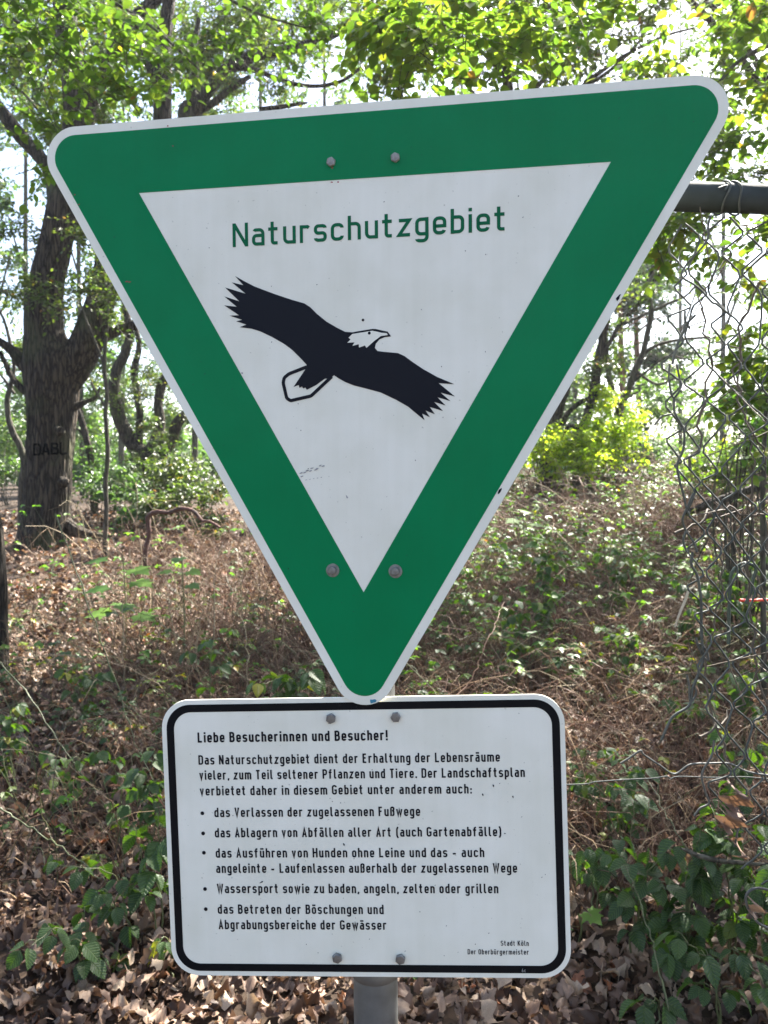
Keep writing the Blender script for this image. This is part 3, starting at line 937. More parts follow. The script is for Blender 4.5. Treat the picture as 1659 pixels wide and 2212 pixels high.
def loose(pts, r=0.0018, mat=WIREL, off=0.0, offs=None, name='loose_wire', n=None):
    P = [on_fence(px, py, off + (offs[i] if offs else 0)) for i, (px, py) in enumerate(pts)]
    Q = smooth_path(P, n or len(P) * 7)
    mb = MB(FO); V, Fq = tubes(Q[None], np.full((1, len(Q)), r), 6); mb.add(V, Fq)
    mb.build(name, mat, fence)


def c3(p): return [(2048 + x / 3.6875, 1760 + y / 3.6875) for x, y in p]
def c1(p): return [(2048 + x / 3.6875, 560 + y / 3.6875) for x, y in p]
def c2(p): return [(2048 + x / 3.6875, 1160 + y / 3.6875) for x, y in p]
def c4(p): return [(1798 + x / 2.446, 2360 + y / 2.446) for x, y in p]


loose([(1215, 2505)] + c4([(20, 345), (250, 322), (500, 305), (700, 295), (800, 280), (830, 298), (900, 282), (1180, 290), (1400, 285), (1590, 300), (1800, 310)]), 0.0012, WIRE, off=0.02)
loose(c4([(440, 180), (520, 130), (595, 80), (620, 110), (740, 190), (860, 262), (980, 190), (1120, 180), (1290, 182), (1420, 240), (1590, 272), (1800, 280)]), 0.0018, off=-0.02)
loose(c4([(1170, 0), (1150, 120), (1075, 260), (1100, 400), (1130, 490), (1060, 530), (1015, 590)]), 0.0018, off=-0.03)
loose(c4([(1800, 1230), (1590, 1165), (1480, 1155), (1420, 1210), (1430, 1300), (1500, 1410), (1590, 1462), (1750, 1500)]), 0.0022, off=-0.05)
loose(c4([(1390, 560), (1350, 720), (1330, 830)]), 0.0018, off=-0.05)
loose(c3([(590, 0), (575, 90), (580, 160), (640, 270), (670, 420), (690, 600), (690, 800), (690, 1000)]), 0.0024, WIRE)
loose(c3([(690, 760), (700, 1060), (710, 1260), (650, 1450), (590, 1600), (565, 1760), (520, 1830), (400, 1900), (320, 1990), (220, 2212)]), 0.0023, WIRE)
loose(c3([(630, 1000), (650, 1100), (720, 1230), (770, 1270), (760, 1180), (700, 1090), (660, 1080)]), 0.0019)
loose(c3([(520, 1440), (545, 1560), (560, 1750), (610, 1710), (630, 1640), (612, 1590)]), 0.0019)
loose(c2([(320, 0), (310, 180), (340, 350), (375, 390), (440, 300), (430, 150), (400, 0)]), 0.0018, WIRE)
loose(c2([(370, 390), (375, 560), (450, 700), (490, 800), (480, 1000), (410, 1180), (430, 1350), (480, 1530), (520, 1700), (560, 1600), (600, 1520)]), 0.0020, WIRE)
loose(c2([(340, 590), (230, 620), (140, 720)]), 0.0017, WIRE)
loose(c2([(520, 1700), (470, 1830), (510, 1960), (590, 2080), (640, 2212)]), 0.0018, WIRE)
loose(c2([(510, 1960), (480, 2080), (520, 2212)]), 0.0018, WIRE)
loose(c1([(800, 470), (770, 600), (775, 700), (740, 790), (650, 900), (520, 1040), (460, 1180), (590, 1270), (690, 1350), (820, 1490), (870, 1510), (1030, 1640)]), 0.0018, WIRE)
loose(c1([(560, 1800), (500, 1700), (500, 1590)]), 0.0018, WIRE)
loose(c1([(620, 1640), (510, 1750), (480, 1840), (420, 1960), (380, 2080), (350, 2212)]), 0.0022, WIRE)
# tie wires round the rail
for px_, tilt in ((2300, 0.25), (2340, -0.18)):
    c = on_fence(px_, 632)
    a = np.linspace(0, 2 * math.pi * 1.02, 30)
    Q = np.stack([c[0] + tilt * 0.02 * np.sin(a) + 0.003 * np.sin(3 * a), c[1] + 0.0262 * np.cos(a), rz + 0.0262 * np.sin(a)], -1)
    mb = MB(FO); V, Fq = tubes(Q[None], np.full((1, 30), 0.0017), 6); mb.add(V, Fq); mb.build('tie_wire', WIRE, fence)
mb = MB(FO)
Q = smooth_path([on_fence(2290, 600, -0.03), on_fence(2306, 594, -0.027), on_fence(2318, 592, -0.027), on_fence(2310, 606, -0.03)], 14)
V, Fq = tubes(Q[None], np.full((1, 14), 0.0016), 6); mb.add(V, Fq); mb.build('tie_wire', WIRE, fence)


# ------------------------------------------------------------------ leaf templates (unit length along +y)
def leaf_tpl(rows, fold=0.12, droop=0.15, curl=0.0):
    """rows: (y, half width); 3 columns; first and last row are points"""
    V = []; F = []
    n = len(rows)
    for i, (y, hw) in enumerate(rows):
        zc = -droop * y * y
        ed = zc + fold * hw * 2 + curl * hw * math.sin(y * 9)
        if i in (0, n - 1): V.append((0, y, zc))
        else: V += [(-hw, y, ed), (0, y, zc), (hw, y, ed)]
    q = []; t = []
    t += [(0, 2, 1), (0, 3, 2)]
    for i in range(1, n - 2):
        a = 1 + 3 * (i - 1); b = a + 3
        q += [(a, a + 1, b + 1, b), (a + 1, a + 2, b + 2, b + 1)]
    a = 1 + 3 * (n - 3); e = 1 + 3 * (n - 2)
    t += [(a, a + 1, e), (a + 1, a + 2, e)]
    t = [(x, y, z, z) for x, y, z in t]
    return np.array(V, float), q, [x[:3] for x in t]


def tri_only(V, q, t):
    T = [(a, b, c) for a, b, c, d in q] + [(a, c, d) for a, b, c, d in q] + list(t)
    return np.array(V), np.array(T)


S_V = np.array([(0, 0, 0), (-0.27, 0.35, 0.07), (-0.23, 0.68, 0.05), (0, 1, -0.06), (0.23, 0.68, 0.05), (0.27, 0.35, 0.07)])
S_F = np.array([(0, 3, 2, 1), (0, 5, 4, 3)])
B_T = tri_only(*leaf_tpl([(0, 0), (0.12, 0.2), (0.35, 0.34), (0.6, 0.3), (0.82, 0.16), (1, 0)], 0.14, 0.12))
OAKROWS = [(0, 0), (0.1, 0.05), (0.22, 0.16), (0.3, 0.13), (0.44, 0.25), (0.53, 0.2), (0.68, 0.3), (0.77, 0.24), (0.9, 0.2), (1.0, 0)]
BRAMROWS = [(0, 0), (0.06, 0.13), (0.16, 0.27), (0.22, 0.26), (0.32, 0.36), (0.38, 0.335), (0.5, 0.37), (0.56, 0.33), (0.68, 0.3), (0.73, 0.255), (0.84, 0.18), (0.88, 0.13), (1, 0)]


def lobed_rows(n=15, lobes=4.2, w=0.3, ph=0.0):
    out = [(0, 0), (0.06, 0.03)]
    for i in range(1, n):
        y = i / n
        env = w * (math.sin(math.pi * min(1, y * 0.92 + 0.02)) ** 0.7) * (0.55 + 0.6 * y)
        out.append((0.06 + 0.94 * y, max(0.02, env * (0.84 + 0.2 * math.cos(2 * math.pi * lobes * y + ph)))))
    return out + [(1.02, 0)]


def curled_leaf(rows, seed, amt=0.5, warpx=0.3):
    r = np.random.default_rng(seed)
    V, q, t = leaf_tpl(rows, r.uniform(-0.3, 0.5), 0)
    a, b, c, ph = r.uniform(-amt, amt, 4)
    x, y = V[:, 0].copy(), V[:, 1].copy()
    V[:, 2] += a * (y - 0.5) ** 2 * 1.6 + b * x * 0.8 + c * x * (y - 0.4) * 3 + 0.09 * np.sin(9 * y + 7 * x + ph * 9) * amt * 2
    V[:, 0] += warpx * 0.4 * b * (y - 0.5) ** 2 + 0.03 * np.sin(11 * y + ph)
    V[:, 1] -= 0.5
    return V, q, t


OAKT = [tri_only(*curled_leaf(OAKROWS, s, 0.55)) for s in range(7)]
OAKN = [tri_only(*curled_leaf(lobed_rows(15, 3.6 + 0.25 * s, 0.25 + 0.035 * (s % 3), s), s + 20, 1.0)) for s in range(7)]


def crown_leaves(mb, tmb, clusters, leaf, nl=11, twig=0.55, tint=(0, 1), droop=0.35, near=False, sub=7, twigr=0.004, flat=0.5):
    """clusters: (px, py, rx, ry, Y, depth, n sprays). Twigs with leaves set alternately along them."""
    for (px, py, rx, ry, Y, dep, n) in clusters:
        c = at(px, py, Y); sx = rx * Y / F0; sz = ry * Y / F0
        ns = max(2, int(n / sub))
        sc = rng.normal(size=(ns, 3)); sc = norm(sc) * (rng.random((ns, 1)) ** 0.45)
        own = rng.integers(0, ns, n)
        loc = sc[own] + rng.normal(size=(n, 3)) * 0.16
        p0 = c + loc * np.array([sx, dep, sz])
        d = norm(norm(loc * np.array([1, 1, 0.5])) * 0.7 + rnd_dirs(n) * np.array([1, 1, 0.6]) + np.array([0, 0, 0.05]))
        L = twig * rng.uniform(0.5, 1.2, n)
        K = 5
        t = np.linspace(0, 1, K)
        bend = rnd_dirs(n) * 0.25
        P = p0[:, None, :] + (t[None, :, None] - 0.5) * (d * L[:, None])[:, None, :] + (bend * L[:, None])[:, None, :] * (t ** 2)[None, :, None]
        P[:, :, 2] -= droop * L[:, None] * (t[None] ** 2) * 0.5
        if tmb is not None:
            V, Fq = tubes(P, twigr * np.linspace(1.2, 0.4, K)[None] * np.ones((n, 1)), 3)
            tmb.add(V, Fq)
        # leaves
        u = (np.arange(nl) + 0.5) / nl
        u = np.clip(u[None] + rng.normal(size=(n, nl)) * 0.03, 0, 0.999)
        ii = (u * (K - 1)).astype(int); f = (u * (K - 1) - ii)[..., None]
        ar = np.arange(n)[:, None]
        pos = P[ar, ii] * (1 - f) + P[ar, ii + 1] * f
        tang = norm(P[ar, ii + 1] - P[ar, ii])
        up = norm(np.array([0, 0, 1.0]) * flat * 2 + rnd_dirs(n * nl).reshape(n, nl, 3) * 0.75)
        side = norm(np.cross(tang, up)) * np.where(np.arange(nl) % 2 == 0, 1, -1)[None, :, None]
        ld = norm(side * 0.9 + tang * 0.55 + np.array([0, 0, -0.35]) + rnd_dirs(n * nl).reshape(n, nl, 3) * 0.3)
        Rm = frames(ld.reshape(-1, 3), up.reshape(-1, 3))
        sc_ = leaf * rng.uniform(0.6, 1.15, n * nl)
        tv, tf = (B_T if near else (S_V, S_F))
        V, Fq = place(tv, tf, Rm, pos.reshape(-1, 3), sc_[:, None] * np.ones((1, 3)))
        base = rng.uniform(tint[0], tint[1], n)
        tt = np.clip(np.repeat(base, nl) * 0.6 + rng.uniform(tint[0], tint[1], n * nl) * 0.4 + (rng.random(n * nl) > 0.97) * 0.3, 0, 1)
        mb.add(V, Fq, np.repeat(tt, len(tf)))


def limb(mb, pts, Y, n=None, S=10, rough=0.06, seed=0, dY=0.0, ridge=0, rs=0.96):
    """pts (px, py, half width px[, extra depth]) -> tapered, knobbly tube at the distance Y"""
    r = np.random.default_rng(seed)
    W = [at(p[0], p[1], Y + (p[3] if len(p) > 3 else dY)) for p in pts]
    R_ = np.array([p[2] * (Y + (p[3] if len(p) > 3 else dY)) / F0 for p in pts]) * rs
    n = n or len(pts) * 6
    P = smooth_path(W, n)
    rr = np.interp(np.linspace(0, len(pts) - 1, n), np.arange(len(pts)), R_)
    P = P + (r.normal(size=P.shape) * rr[:, None] * 0.04 if S <= 16 else 0)
    th = np.arange(S) * 2 * math.pi / S
    kk = np.arange(n)[:, None]
    g = r.normal(size=(n + 24, S)); ker = np.ones(9) / 9
    for _ in range(2): g = np.apply_along_axis(lambda c: np.convolve(c, ker, 'same'), 0, g)
    g = g[12:12 + n]; g = g / max(g.std(), 1e-6)
    b = 1 + rough * 0.8 * np.sin(th[None] * 2 + kk * 0.07 + seed) + rough * 0.6 * np.sin(th[None] * 3 - kk * 0.11 + seed * 2) + g * rough * (0.28 if ridge else 0.5)
    if ridge:
        f_ = max(5, S // 6)
        ph = np.cumsum(r.normal(size=(n, 1)), 0) * 0.12
        b = b + ridge * (np.abs(np.sin(th[None] * f_ * 0.5 + ph + 0.8 * np.sin(kk * 0.13 + 2 * th[None]))) ** 0.6 - 0.6)
    V, Fq = tubes(P[None], rr[None], S, b[None])
    mb.add(V, Fq)
    return P, rr


def tree(name, label, cat, group, trunk, limbs, clusters, Y, leafmat, barkm, leaf=0.07, S=14, ridge=0.0, nl=11, twig=0.55, tint=(0, 1), near=False, origin=None, extra=None, droop=0.35, sub=12, flat=0.5, twigr=0.004):
    b0 = at(trunk[0][0], trunk[0][1], Y) if origin is None else np.array(origin)
    gz = float(hgt(b0[0], b0[1])) - 0.1
    if origin is None and b0[2] > gz + 0.1:
        c0 = b0.copy(); k_ = (b0[2] - gz) / (Y / F0)
        trunk = [(trunk[0][0] + k_ * 0.01, trunk[0][1] + k_, trunk[0][2] * 1.12)] + list(trunk)
        b0[2] = gz
    root = empty(name, tuple(b0), label, cat, group)
    mb = MB(b0); limb(mb, trunk, Y, S=S, ridge=ridge, seed=len(trunk) + abs(int(trunk[0][0])), n=len(trunk) * (10 if S > 20 else 6))
    tr = mb.build('trunk', barkm, root)
    for i, L in enumerate(limbs):
        mb = MB(b0); limb(mb, L, Y, S=max(6, S // 2), seed=i + abs(int(L[0][0]))); mb.build('limb', barkm, root)
    if clusters:
        mb = MB(b0); tm = MB(b0)
        crown_leaves(mb, tm, clusters, leaf, nl, twig, tint, near=near, droop=droop, sub=sub, flat=flat, twigr=twigr)
        tag(mb.build('crown', leafmat, root), kind='stuff')
        tag(tm.build('twigs', barkm, root), kind='stuff')
    return root, tr, b0


# ------------------------------------------------------------------ the big oak on the left
root, oak_trunk, b0 = tree('oak_tree', 'massive old oak with forked dark trunk and black scrawled letters, left of the sign', 'tree', None,
     [(92, 1190, 66), (95, 1160, 59), (100, 1120, 54), (104, 1070, 51), (107, 1000, 48), (110, 930, 48), (111, 870, 51), (111, 820, 58), (108, 780, 58), (97, 720, 44), (95, 660, 41), (102, 600, 37), (116, 540, 34), (132, 470, 33), (150, 380, 31), (168, 290, 31), (170, 220, 32), (158, 150, 28), (145, 80, 26), (138, 0, 24), (130, -80, 20)],
     [[(135, 830, 34), (165, 780, 36), (192, 725, 34), (215, 660, 30), (228, 600, 27), (240, 540, 24), (265, 460, 22), (300, 370, 21), (345, 290, 20), (350, 220, 20), (350, 160, 21), (352, 100, 18), (360, 40, 15), (372, -40, 12)],
      [(338, 175, 12), (322, 140, 10), (305, 112, 8), (292, 90, 7)],
      [(170, 265, 26), (195, 215, 18), (222, 168, 14), (245, 115, 13), (275, 70, 14), (300, 35, 15), (345, -10, 12), (390, -50, 10)],
      [(-20, 215, 15), (10, 250, 14), (45, 295, 14), (82, 335, 14), (108, 375, 13), (118, 430, 14), (120, 500, 14), (112, 570, 15)],
      [(75, 800, 22), (48, 782, 15), (25, 757, 10), (0, 738, 8), (-30, 720, 6)],
      [(130, 830, 20), (165, 785, 18), (205, 742, 15), (238, 720, 12), (285, 704, 10), (340, 690, 8), (400, 670, 6)],
      [(60, 850, 9), (42, 835, 7), (24, 812, 6), (12, 785, 5), (0, 760, 4)],
      [(155, 882, 9), (185, 868, 5), (206, 858, 4), (216, 836, 2)],
      [(75, 1140, 22), (48, 1165, 13), (24, 1185, 6)], [(140, 1135, 20), (180, 1152, 11), (235, 1160, 6)]],
     [(60, 20, 130, 110, 13.2, 1.5, 330), (230, 60, 110, 110, 13.5, 1.5, 280), (330, 120, 110, 90, 13.5, 1.4, 210), (90, 170, 110, 70, 13.2, 1.2, 150), (460, 60, 130, 110, 14, 1.5, 300), (40, 60, 60, 60, 9.8, 0.5, 30), (260, 10, 90, 50, 9.8, 0.5, 30),
      (40, 480, 50, 60, 11, 1, 60), (90, 620, 40, 60, 10.2, 0.4, 26), (230, 620, 30, 60, 10.4, 0.5, 30), (30, 640, 50, 50, 12, 0.8, 40), (180, 480, 60, 40, 11.5, 0.5, 40), (80, 250, 60, 40, 11, 0.8, 50), (230, 240, 60, 40, 11.5, 0.8, 40)],
     11.0, LEAF_OAK, BARK, leaf=0.066, S=120, ridge=0.035, nl=14, twig=0.6)
for (kx_, ky_, kr) in ((88, 905, 0.06), (128, 930, 0.05), (100, 850, 0.07), (75, 1010, 0.05), (140, 1040, 0.05)):
    mb = MB(b0)
    dx = (kx_ - 107) / 46
    c_ = at(kx_, ky_, 11 - 0.29 * math.sqrt(max(0.02, 1 - dx * dx)))
    nrm = norm(np.array([dx, -math.sqrt(max(0.02, 1 - dx * dx)), 0.15]))
    Q = np.array([c_ - nrm * 0.08, c_ - nrm * 0.02, c_ + nrm * 0.015, c_ + nrm * 0.03, c_ + nrm * 0.02])
    V, Fq = tubes(Q[None], np.array([[kr * 1.7, kr * 1.35, kr, kr * 0.6, kr * 0.2]]), 12, (1 + 0.1 * rng.normal(size=(1, 5, 12)))); mb.add(V, Fq)
    mb.build('knot', BARK, oak_trunk)
mb = MB(b0)
from mathutils.bvhtree import BVHTree
bvh = BVHTree.FromPolygons([v.co.copy() for v in oak_trunk.data.vertices], [tuple(p.vertices) for p in oak_trunk.data.polygons])
gl = [('D', 74, 984), ('A', 92, 983), ('B', 112, 982), ('L', 131, 981)]
for ch, gx, gy in gl:
    Ss, dd, adv = glyph(ch, 0.5, 0.62)
    for j, (pts, cl) in enumerate(Ss):
        Pl = fillet(pts)
        W3 = []
        for (u, v) in Pl:
            px = gx + u * 22; py = gy - v * 26
            W3.append((px, py))
        W3 = smooth_path(W3, 30)
        Q = []
        for (px, py) in W3:
            o_ = at(px, py, 9.0); d_ = norm(at(px, py, 12.0) - o_)
            h_ = bvh.ray_cast(Vector(o_ - b0), Vector(d_))
            if h_[0] is not None: Q.append(np.array(h_[0]) + b0)
        if len(Q) > 3:
            Q = np.array(Q); n_ = len(Q)
            V, Fq = tubes(Q[None], np.full((1, n_), 0.016), 5); mb.add(V, Fq)
gr = mb.build('graffiti', GRAF, oak_trunk)
gr['label'] = 'black scrawled letters on the bark'

# gnarled ivy-clad tree behind
tree('gnarled_tree', 'gnarled many-stemmed tree covered in ivy leaves, between the oak and the sign', 'tree', None,
     [(338, 1085, 26), (338, 1055, 22), (333, 1020, 26), (322, 990, 26), (312, 975, 22)],
     [[(318, 990, 20), (295, 968, 18), (278, 945, 17), (262, 915, 15), (250, 880, 14), (246, 845, 13), (252, 800, 12), (270, 765, 11), (280, 720, 9), (270, 660, 7)],
      [(325, 985, 20), (338, 950, 14), (346, 915, 12), (342, 870, 11), (350, 830, 12), (366, 805, 11), (390, 780, 9)],
      [(330, 1000, 20), (352, 978, 15), (372, 950, 13), (382, 915, 13), (402, 893, 11), (430, 870, 9)],
      [(300, 955, 10), (302, 900, 8), (296, 850, 8), (290, 800, 8), (300, 750, 6), (290, 690, 4)]],
     [(300, 860, 60, 80, 16, 1, 130), (330, 920, 45, 40, 15.5, 0.4, 60), (350, 800, 60, 80, 16.5, 1, 90), (280, 1000, 30, 50, 15.5, 0.6, 50), (360, 1030, 60, 40, 15, 1, 90), (280, 720, 60, 50, 17, 1, 60), (420, 920, 40, 60, 16, 0.8, 50)],
     16.0, LEAF_OAK, BARK, leaf=0.066, S=20, ridge=0.03, nl=10, twig=0.5)

tree('bent_sapling', 'thin grey bent tree curving beside the oak at the left edge', 'tree', None,
     [(46, 1090, 8), (49, 1040, 8), (52, 1000, 8), (44, 965, 7), (28, 935, 7), (18, 900, 6), (16, 860, 6), (24, 830, 5), (30, 790, 4), (22, 740, 4), (8, 690, 3), (-20, 640, 3)],
     [[(30, 850, 4), (10, 820, 3), (-10, 800, 2)]], [(10, 740, 40, 60, 12, 0.8, 30)], 12.2, LEAF_OAK, BARK2, S=10)
tree('slender_tree', 'slender straight young tree standing between the oak and the gnarled tree', 'tree', None,
     [(227, 1165, 5.5), (230, 1100, 5), (228, 1040, 5.2), (233, 980, 4.8), (228, 900, 4.6), (231, 850, 4.2), (225, 790, 4.2), (231, 700, 3.8), (236, 620, 3.2), (231, 540, 3), (240, 440, 2.5), (236, 360, 2)],
     [[(226, 790, 4), (206, 740, 3), (186, 690, 2.5), (172, 650, 2)], [(228, 880, 3), (210, 850, 3), (196, 825, 2.5)]], [(220, 640, 40, 90, 9, 0.5, 40), (215, 520, 50, 60, 9, 0.5, 30), (120, 640, 40, 60, 9.4, 0.4, 16)], 9.5, LEAF_OAK, BARK2, leaf=0.06, S=10)
tree('leaning_tree', 'dark thin tree leaning out from behind the oak trunk', 'tree', None,
     [(203, 1060, 8), (198, 1010, 7.5), (188, 950, 7), (174, 900, 6.5), (158, 860, 6), (145, 820, 5)], [[(196, 990, 3), (180, 940, 3), (166, 925, 2)]], [(200, 800, 60, 90, 15, 1, 60)], 14.0, LEAF_OAK, BARK, S=10)
tree('edge_tree', 'rough dark trunk cut off by the left edge of the picture', 'tree', None,
     [(-3, 1420, 24), (-4, 1340, 20), (-2, 1280, 17), (-4, 1220, 15), (-6, 1160, 14), (-14, 1100, 13), (-30, 1020, 12), (-60, 900, 11), (-80, 700, 10), (-90, 400, 9), (-90, 0, 8)], [], [(-200, 100, 100, 120, 5.5, 0.8, 30)], 5.5, LEAF_OAK, BARK, S=24, ridge=0.05)
# the tree whose heavy limbs show above the sign
tree('spreading_oak', 'dark tree with heavy crooked limbs reaching over the top edge of the sign', 'tree', None,
     [(600, 1090, 42), (590, 900, 38), (560, 700, 34), (480, 500, 30), (420, 360, 28), (405, 260, 24), (412, 225, 18)],
     [[(405, 262, 20), (430, 225, 15), (452, 192, 14), (478, 160, 13), (510, 138, 13), (550, 120, 13), (590, 112, 12), (640, 102, 10), (690, 84, 9), (740, 62, 8), (800, 45, 7), (860, 10, 5)],
      [(500, 145, 6), (545, 150, 6), (590, 166, 5), (640, 182, 5), (690, 186, 4.5), (740, 174, 4), (775, 150, 4), (800, 142, 3)],
      [(412, 240, 12), (440, 235, 9), (470, 215, 8), (500, 190, 7), (540, 165, 5)],
      [(412, 230, 10), (418, 180, 8), (425, 130, 7), (422, 90, 6), (430, 40, 5)],
      [(560, 240, 8), (600, 232, 6), (640, 225, 4), (665, 222, 2)],
      [(700, 90, 5), (760, 60, 4), (800, 40, 4), (840, 60, 3)]],
     [(520, 60, 120, 100, 14.2, 1.3, 330), (640, 40, 100, 80, 14, 1.2, 230), (480, 200, 70, 50, 14, 1, 120), (600, 190, 90, 40, 14, 1, 90), (760, 60, 90, 60, 13.8, 1, 120), (420, 120, 60, 70, 14, 1, 130), (470, 170, 60, 40, 11.4, 0.3, 16), (560, 90, 80, 50, 11.3, 0.4, 24)],
     12.0, LEAF_OAK, BARK, leaf=0.066, S=20, nl=12, twig=0.6, ridge=0.03)

# ------------------------------------------------------------------ near hornbeam branches hanging in at the top, left and right
tree('hornbeam_tree', 'leafy hornbeam whose bright green branches hang in at the top left corner', 'tree', None,
     [(-700, 2000, 60), (-680, 1200, 52), (-640, 500, 44), (-560, 100, 36), (-420, -150, 26), (-200, -230, 18), (60, -240, 12), (300, -200, 8)],
     [[(-420, -150, 12), (-200, -60, 8), (-40, 10, 5), (80, 70, 4), (180, 130, 3), (290, 230, 2)], [(-200, -230, 10), (40, -100, 6), (200, -20, 4), (330, 60, 3), (430, 150, 2)],
      [(60, -240, 8), (250, -130, 5), (420, -40, 3.5), (560, 30, 2.5), (660, 60, 2)], [(-420, -150, 9), (-200, 40, 5), (-60, 130, 3), (60, 210, 2.5), (130, 330, 1.5)]],
     [(110, 60, 140, 60, 4.4, 0.6, 44), (250, 130, 110, 60, 4.5, 0.6, 34), (60, 140, 110, 50, 4.2, 0.5, 34), (400, 60, 120, 60, 4.8, 0.6, 26), (560, 40, 100, 50, 5.0, 0.6, 20), (260, 200, 60, 40, 4.5, 0.4, 14), (90, 260, 60, 50, 4.3, 0.3, 10), (150, 10, 200, 40, 4.6, 0.6, 34), (480, 110, 60, 40, 4.8, 0.4, 12), (660, 30, 80, 40, 5.2, 0.5, 26), (50, 320, 50, 40, 4.2, 0.3, 7)],
     4.6, LEAF_HORN, BARK2, leaf=0.058, S=20, nl=9, twig=0.4, near=True, tint=(0.1, 0.8), origin=(-2.6, 4.6, 0.2), sub=5, flat=0.7, twigr=0.0025)
tree('beech_tree', 'broad-leaved tree hanging deep green leafy twigs over the upper right of the sign', 'tree', None,
     [(2300, 2100, 80), (2280, 1200, 66), (2240, 500, 56), (2150, 0, 44), (1950, -250, 30), (1650, -330, 20), (1300, -330, 13), (950, -250, 8)],
     [[(1650, -330, 12), (1450, -150, 7), (1300, -60, 5), (1180, 20, 4), (1100, 110, 3), (1050, 180, 2)], [(1300, -330, 9), (1150, -150, 6), (1030, -30, 4), (950, 70, 3), (890, 160, 2)],
      [(950, -250, 6), (900, -100, 4), (850, 0, 3), (800, 90, 2)], [(2150, 0, 14), (1950, 60, 9), (1800, 60, 7), (1680, 90, 6), (1600, 130, 4.5), (1560, 170, 3.5), (1520, 220, 2.5)],
      [(2240, 500, 12), (2000, 420, 8), (1850, 420, 6), (1720, 500, 4), (1640, 560, 3), (1580, 620, 2)], [(2240, 560, 12), (2000, 700, 8), (1800, 780, 6), (1700, 830, 4), (1610, 850, 2.5)]],
     [(860, 50, 110, 60, 3.3, 0.4, 46), (980, 90, 110, 70, 3.2, 0.4, 44), (1120, 70, 110, 70, 3.2, 0.4, 40), (1000, 20, 150, 40, 3.6, 0.4, 34), (1210, 60, 70, 60, 3.4, 0.4, 20), (860, 150, 60, 30, 3.2, 0.3, 10), (1330, 30, 90, 40, 3.6, 0.4, 18), (1450, 60, 100, 40, 3.8, 0.4, 20),
      (1600, 60, 80, 80, 3.6, 0.4, 30), (1600, 230, 70, 70, 3.6, 0.4, 34), (1620, 330, 70, 50, 3.5, 0.4, 26), (1520, 420, 60, 30, 3.6, 0.4, 14), (1500, 490, 60, 40, 3.4, 0.3, 18), (1600, 520, 70, 50, 3.5, 0.4, 30), (1420, 530, 40, 30, 3.6, 0.3, 10),
      (1580, 640, 50, 50, 3.7, 0.4, 8), (1640, 700, 50, 60, 3.6, 0.4, 14), (1640, 790, 60, 50, 3.5, 0.3, 16), (1560, 800, 40, 50, 3.8, 0.3, 8), (1610, 880, 60, 40, 3.5, 0.3, 12), (1650, 950, 40, 50, 3.5, 0.3, 8)],
     3.5, LEAF_HORN, BARK2, leaf=0.056, S=20, nl=9, twig=0.34, near=True, tint=(0.2, 0.95), origin=(3.4, 4.0, 0.3), sub=5, flat=0.7, twigr=0.002)

# high unseen crowns, added above the frame to throw broken shade on the ground
def high(x, y, z, rx, rz_, dep, n):
    c = M.T @ (np.array([x, y, z]) - CAM)
    return (829.5 + F0 * c[0] / -c[2], 1106.0 - F0 * c[1] / -c[2], rx * F0 / y, rz_ * F0 / y, y, dep, n)


def shade_tree(lab, x, y, hw, spots, seed):
    g = np.array([x, y, float(hgt(x, y)) - 0.1])
    root = empty('shade_tree', tuple(g), lab, 'tree', 'unseen tall trees added for ground shade')
    top = np.mean([s[:3] for s in spots], 0)
    mb = MB(g)
    P = smooth_path([g, g + np.array([0.05, 0, 2.5]), g + np.array([0.1 * (top[0] - x), 0.1 * (top[1] - y), 5.0]), top], 30)
    V, Fq = tubes(P[None], np.linspace(hw, hw * 0.25, 30)[None], 12); mb.add(V, Fq); mb.build('trunk', BARK, root)
    for s in spots:
        mb = MB(g); Q = smooth_path([P[16], (P[18] + np.array(s[:3])) / 2 + np.array([0, 0, 0.4]), np.array(s[:3])], 12)
        V, Fq = tubes(Q[None], np.linspace(hw * 0.4, 0.02, 12)[None], 8); mb.add(V, Fq); mb.build('limb', BARK, root)
    mb = MB(g); tm = MB(g)
    crown_leaves(mb, tm, [high(*s) for s in spots], 0.1, 10, 0.7, sub=16)
    tag(mb.build('crown', LEAF_OAK, root), kind='stuff'); tag(tm.build('twigs', BARK, root), kind='stuff')


shade_tree('unseen tall oak added to the right to shade the ground by the fence', 8.5, 8.0, 0.22,
          [(5.5, 6.6, 7.2, 1.5, 0.7, 1.2, 85), (7.0, 8.2, 7.6, 1.5, 0.8, 1.2, 80), (4.6, 8.6, 7.4, 1.3, 0.7, 1.2, 70), (6.2, 10.2, 7.8, 1.4, 0.8, 1.2, 70), (3.6, 6.8, 6.6, 1.2, 0.6, 1.0, 60)], 1)
shade_tree('unseen tall oak added ahead to shade the bank', 7.5, 13.5, 0.2,
          [(5.4, 11.8, 8.6, 1.3, 0.7, 1.0, 90), (3.4, 10.4, 8.2, 1.3, 0.7, 1.0, 100), (2.2, 8.6, 7.4, 1.2, 0.7, 1.0, 90), (7.4, 11.2, 8.4, 1.3, 0.7, 1.0, 80)], 2)
shade_tree('unseen tall oak added to the left to shade the ground round the post', -5.0, 6.2, 0.22,
          [(0.8, 8.6, 7.6, 1.3, 0.7, 1.0, 80), (-1.0, 7.6, 6.8, 1.4, 0.7, 1.1, 90), (1.6, 6.6, 6.4, 1.2, 0.6, 1.0, 90), (-0.8, 10.4, 8.8, 1.3, 0.7, 1.0, 60)], 3)

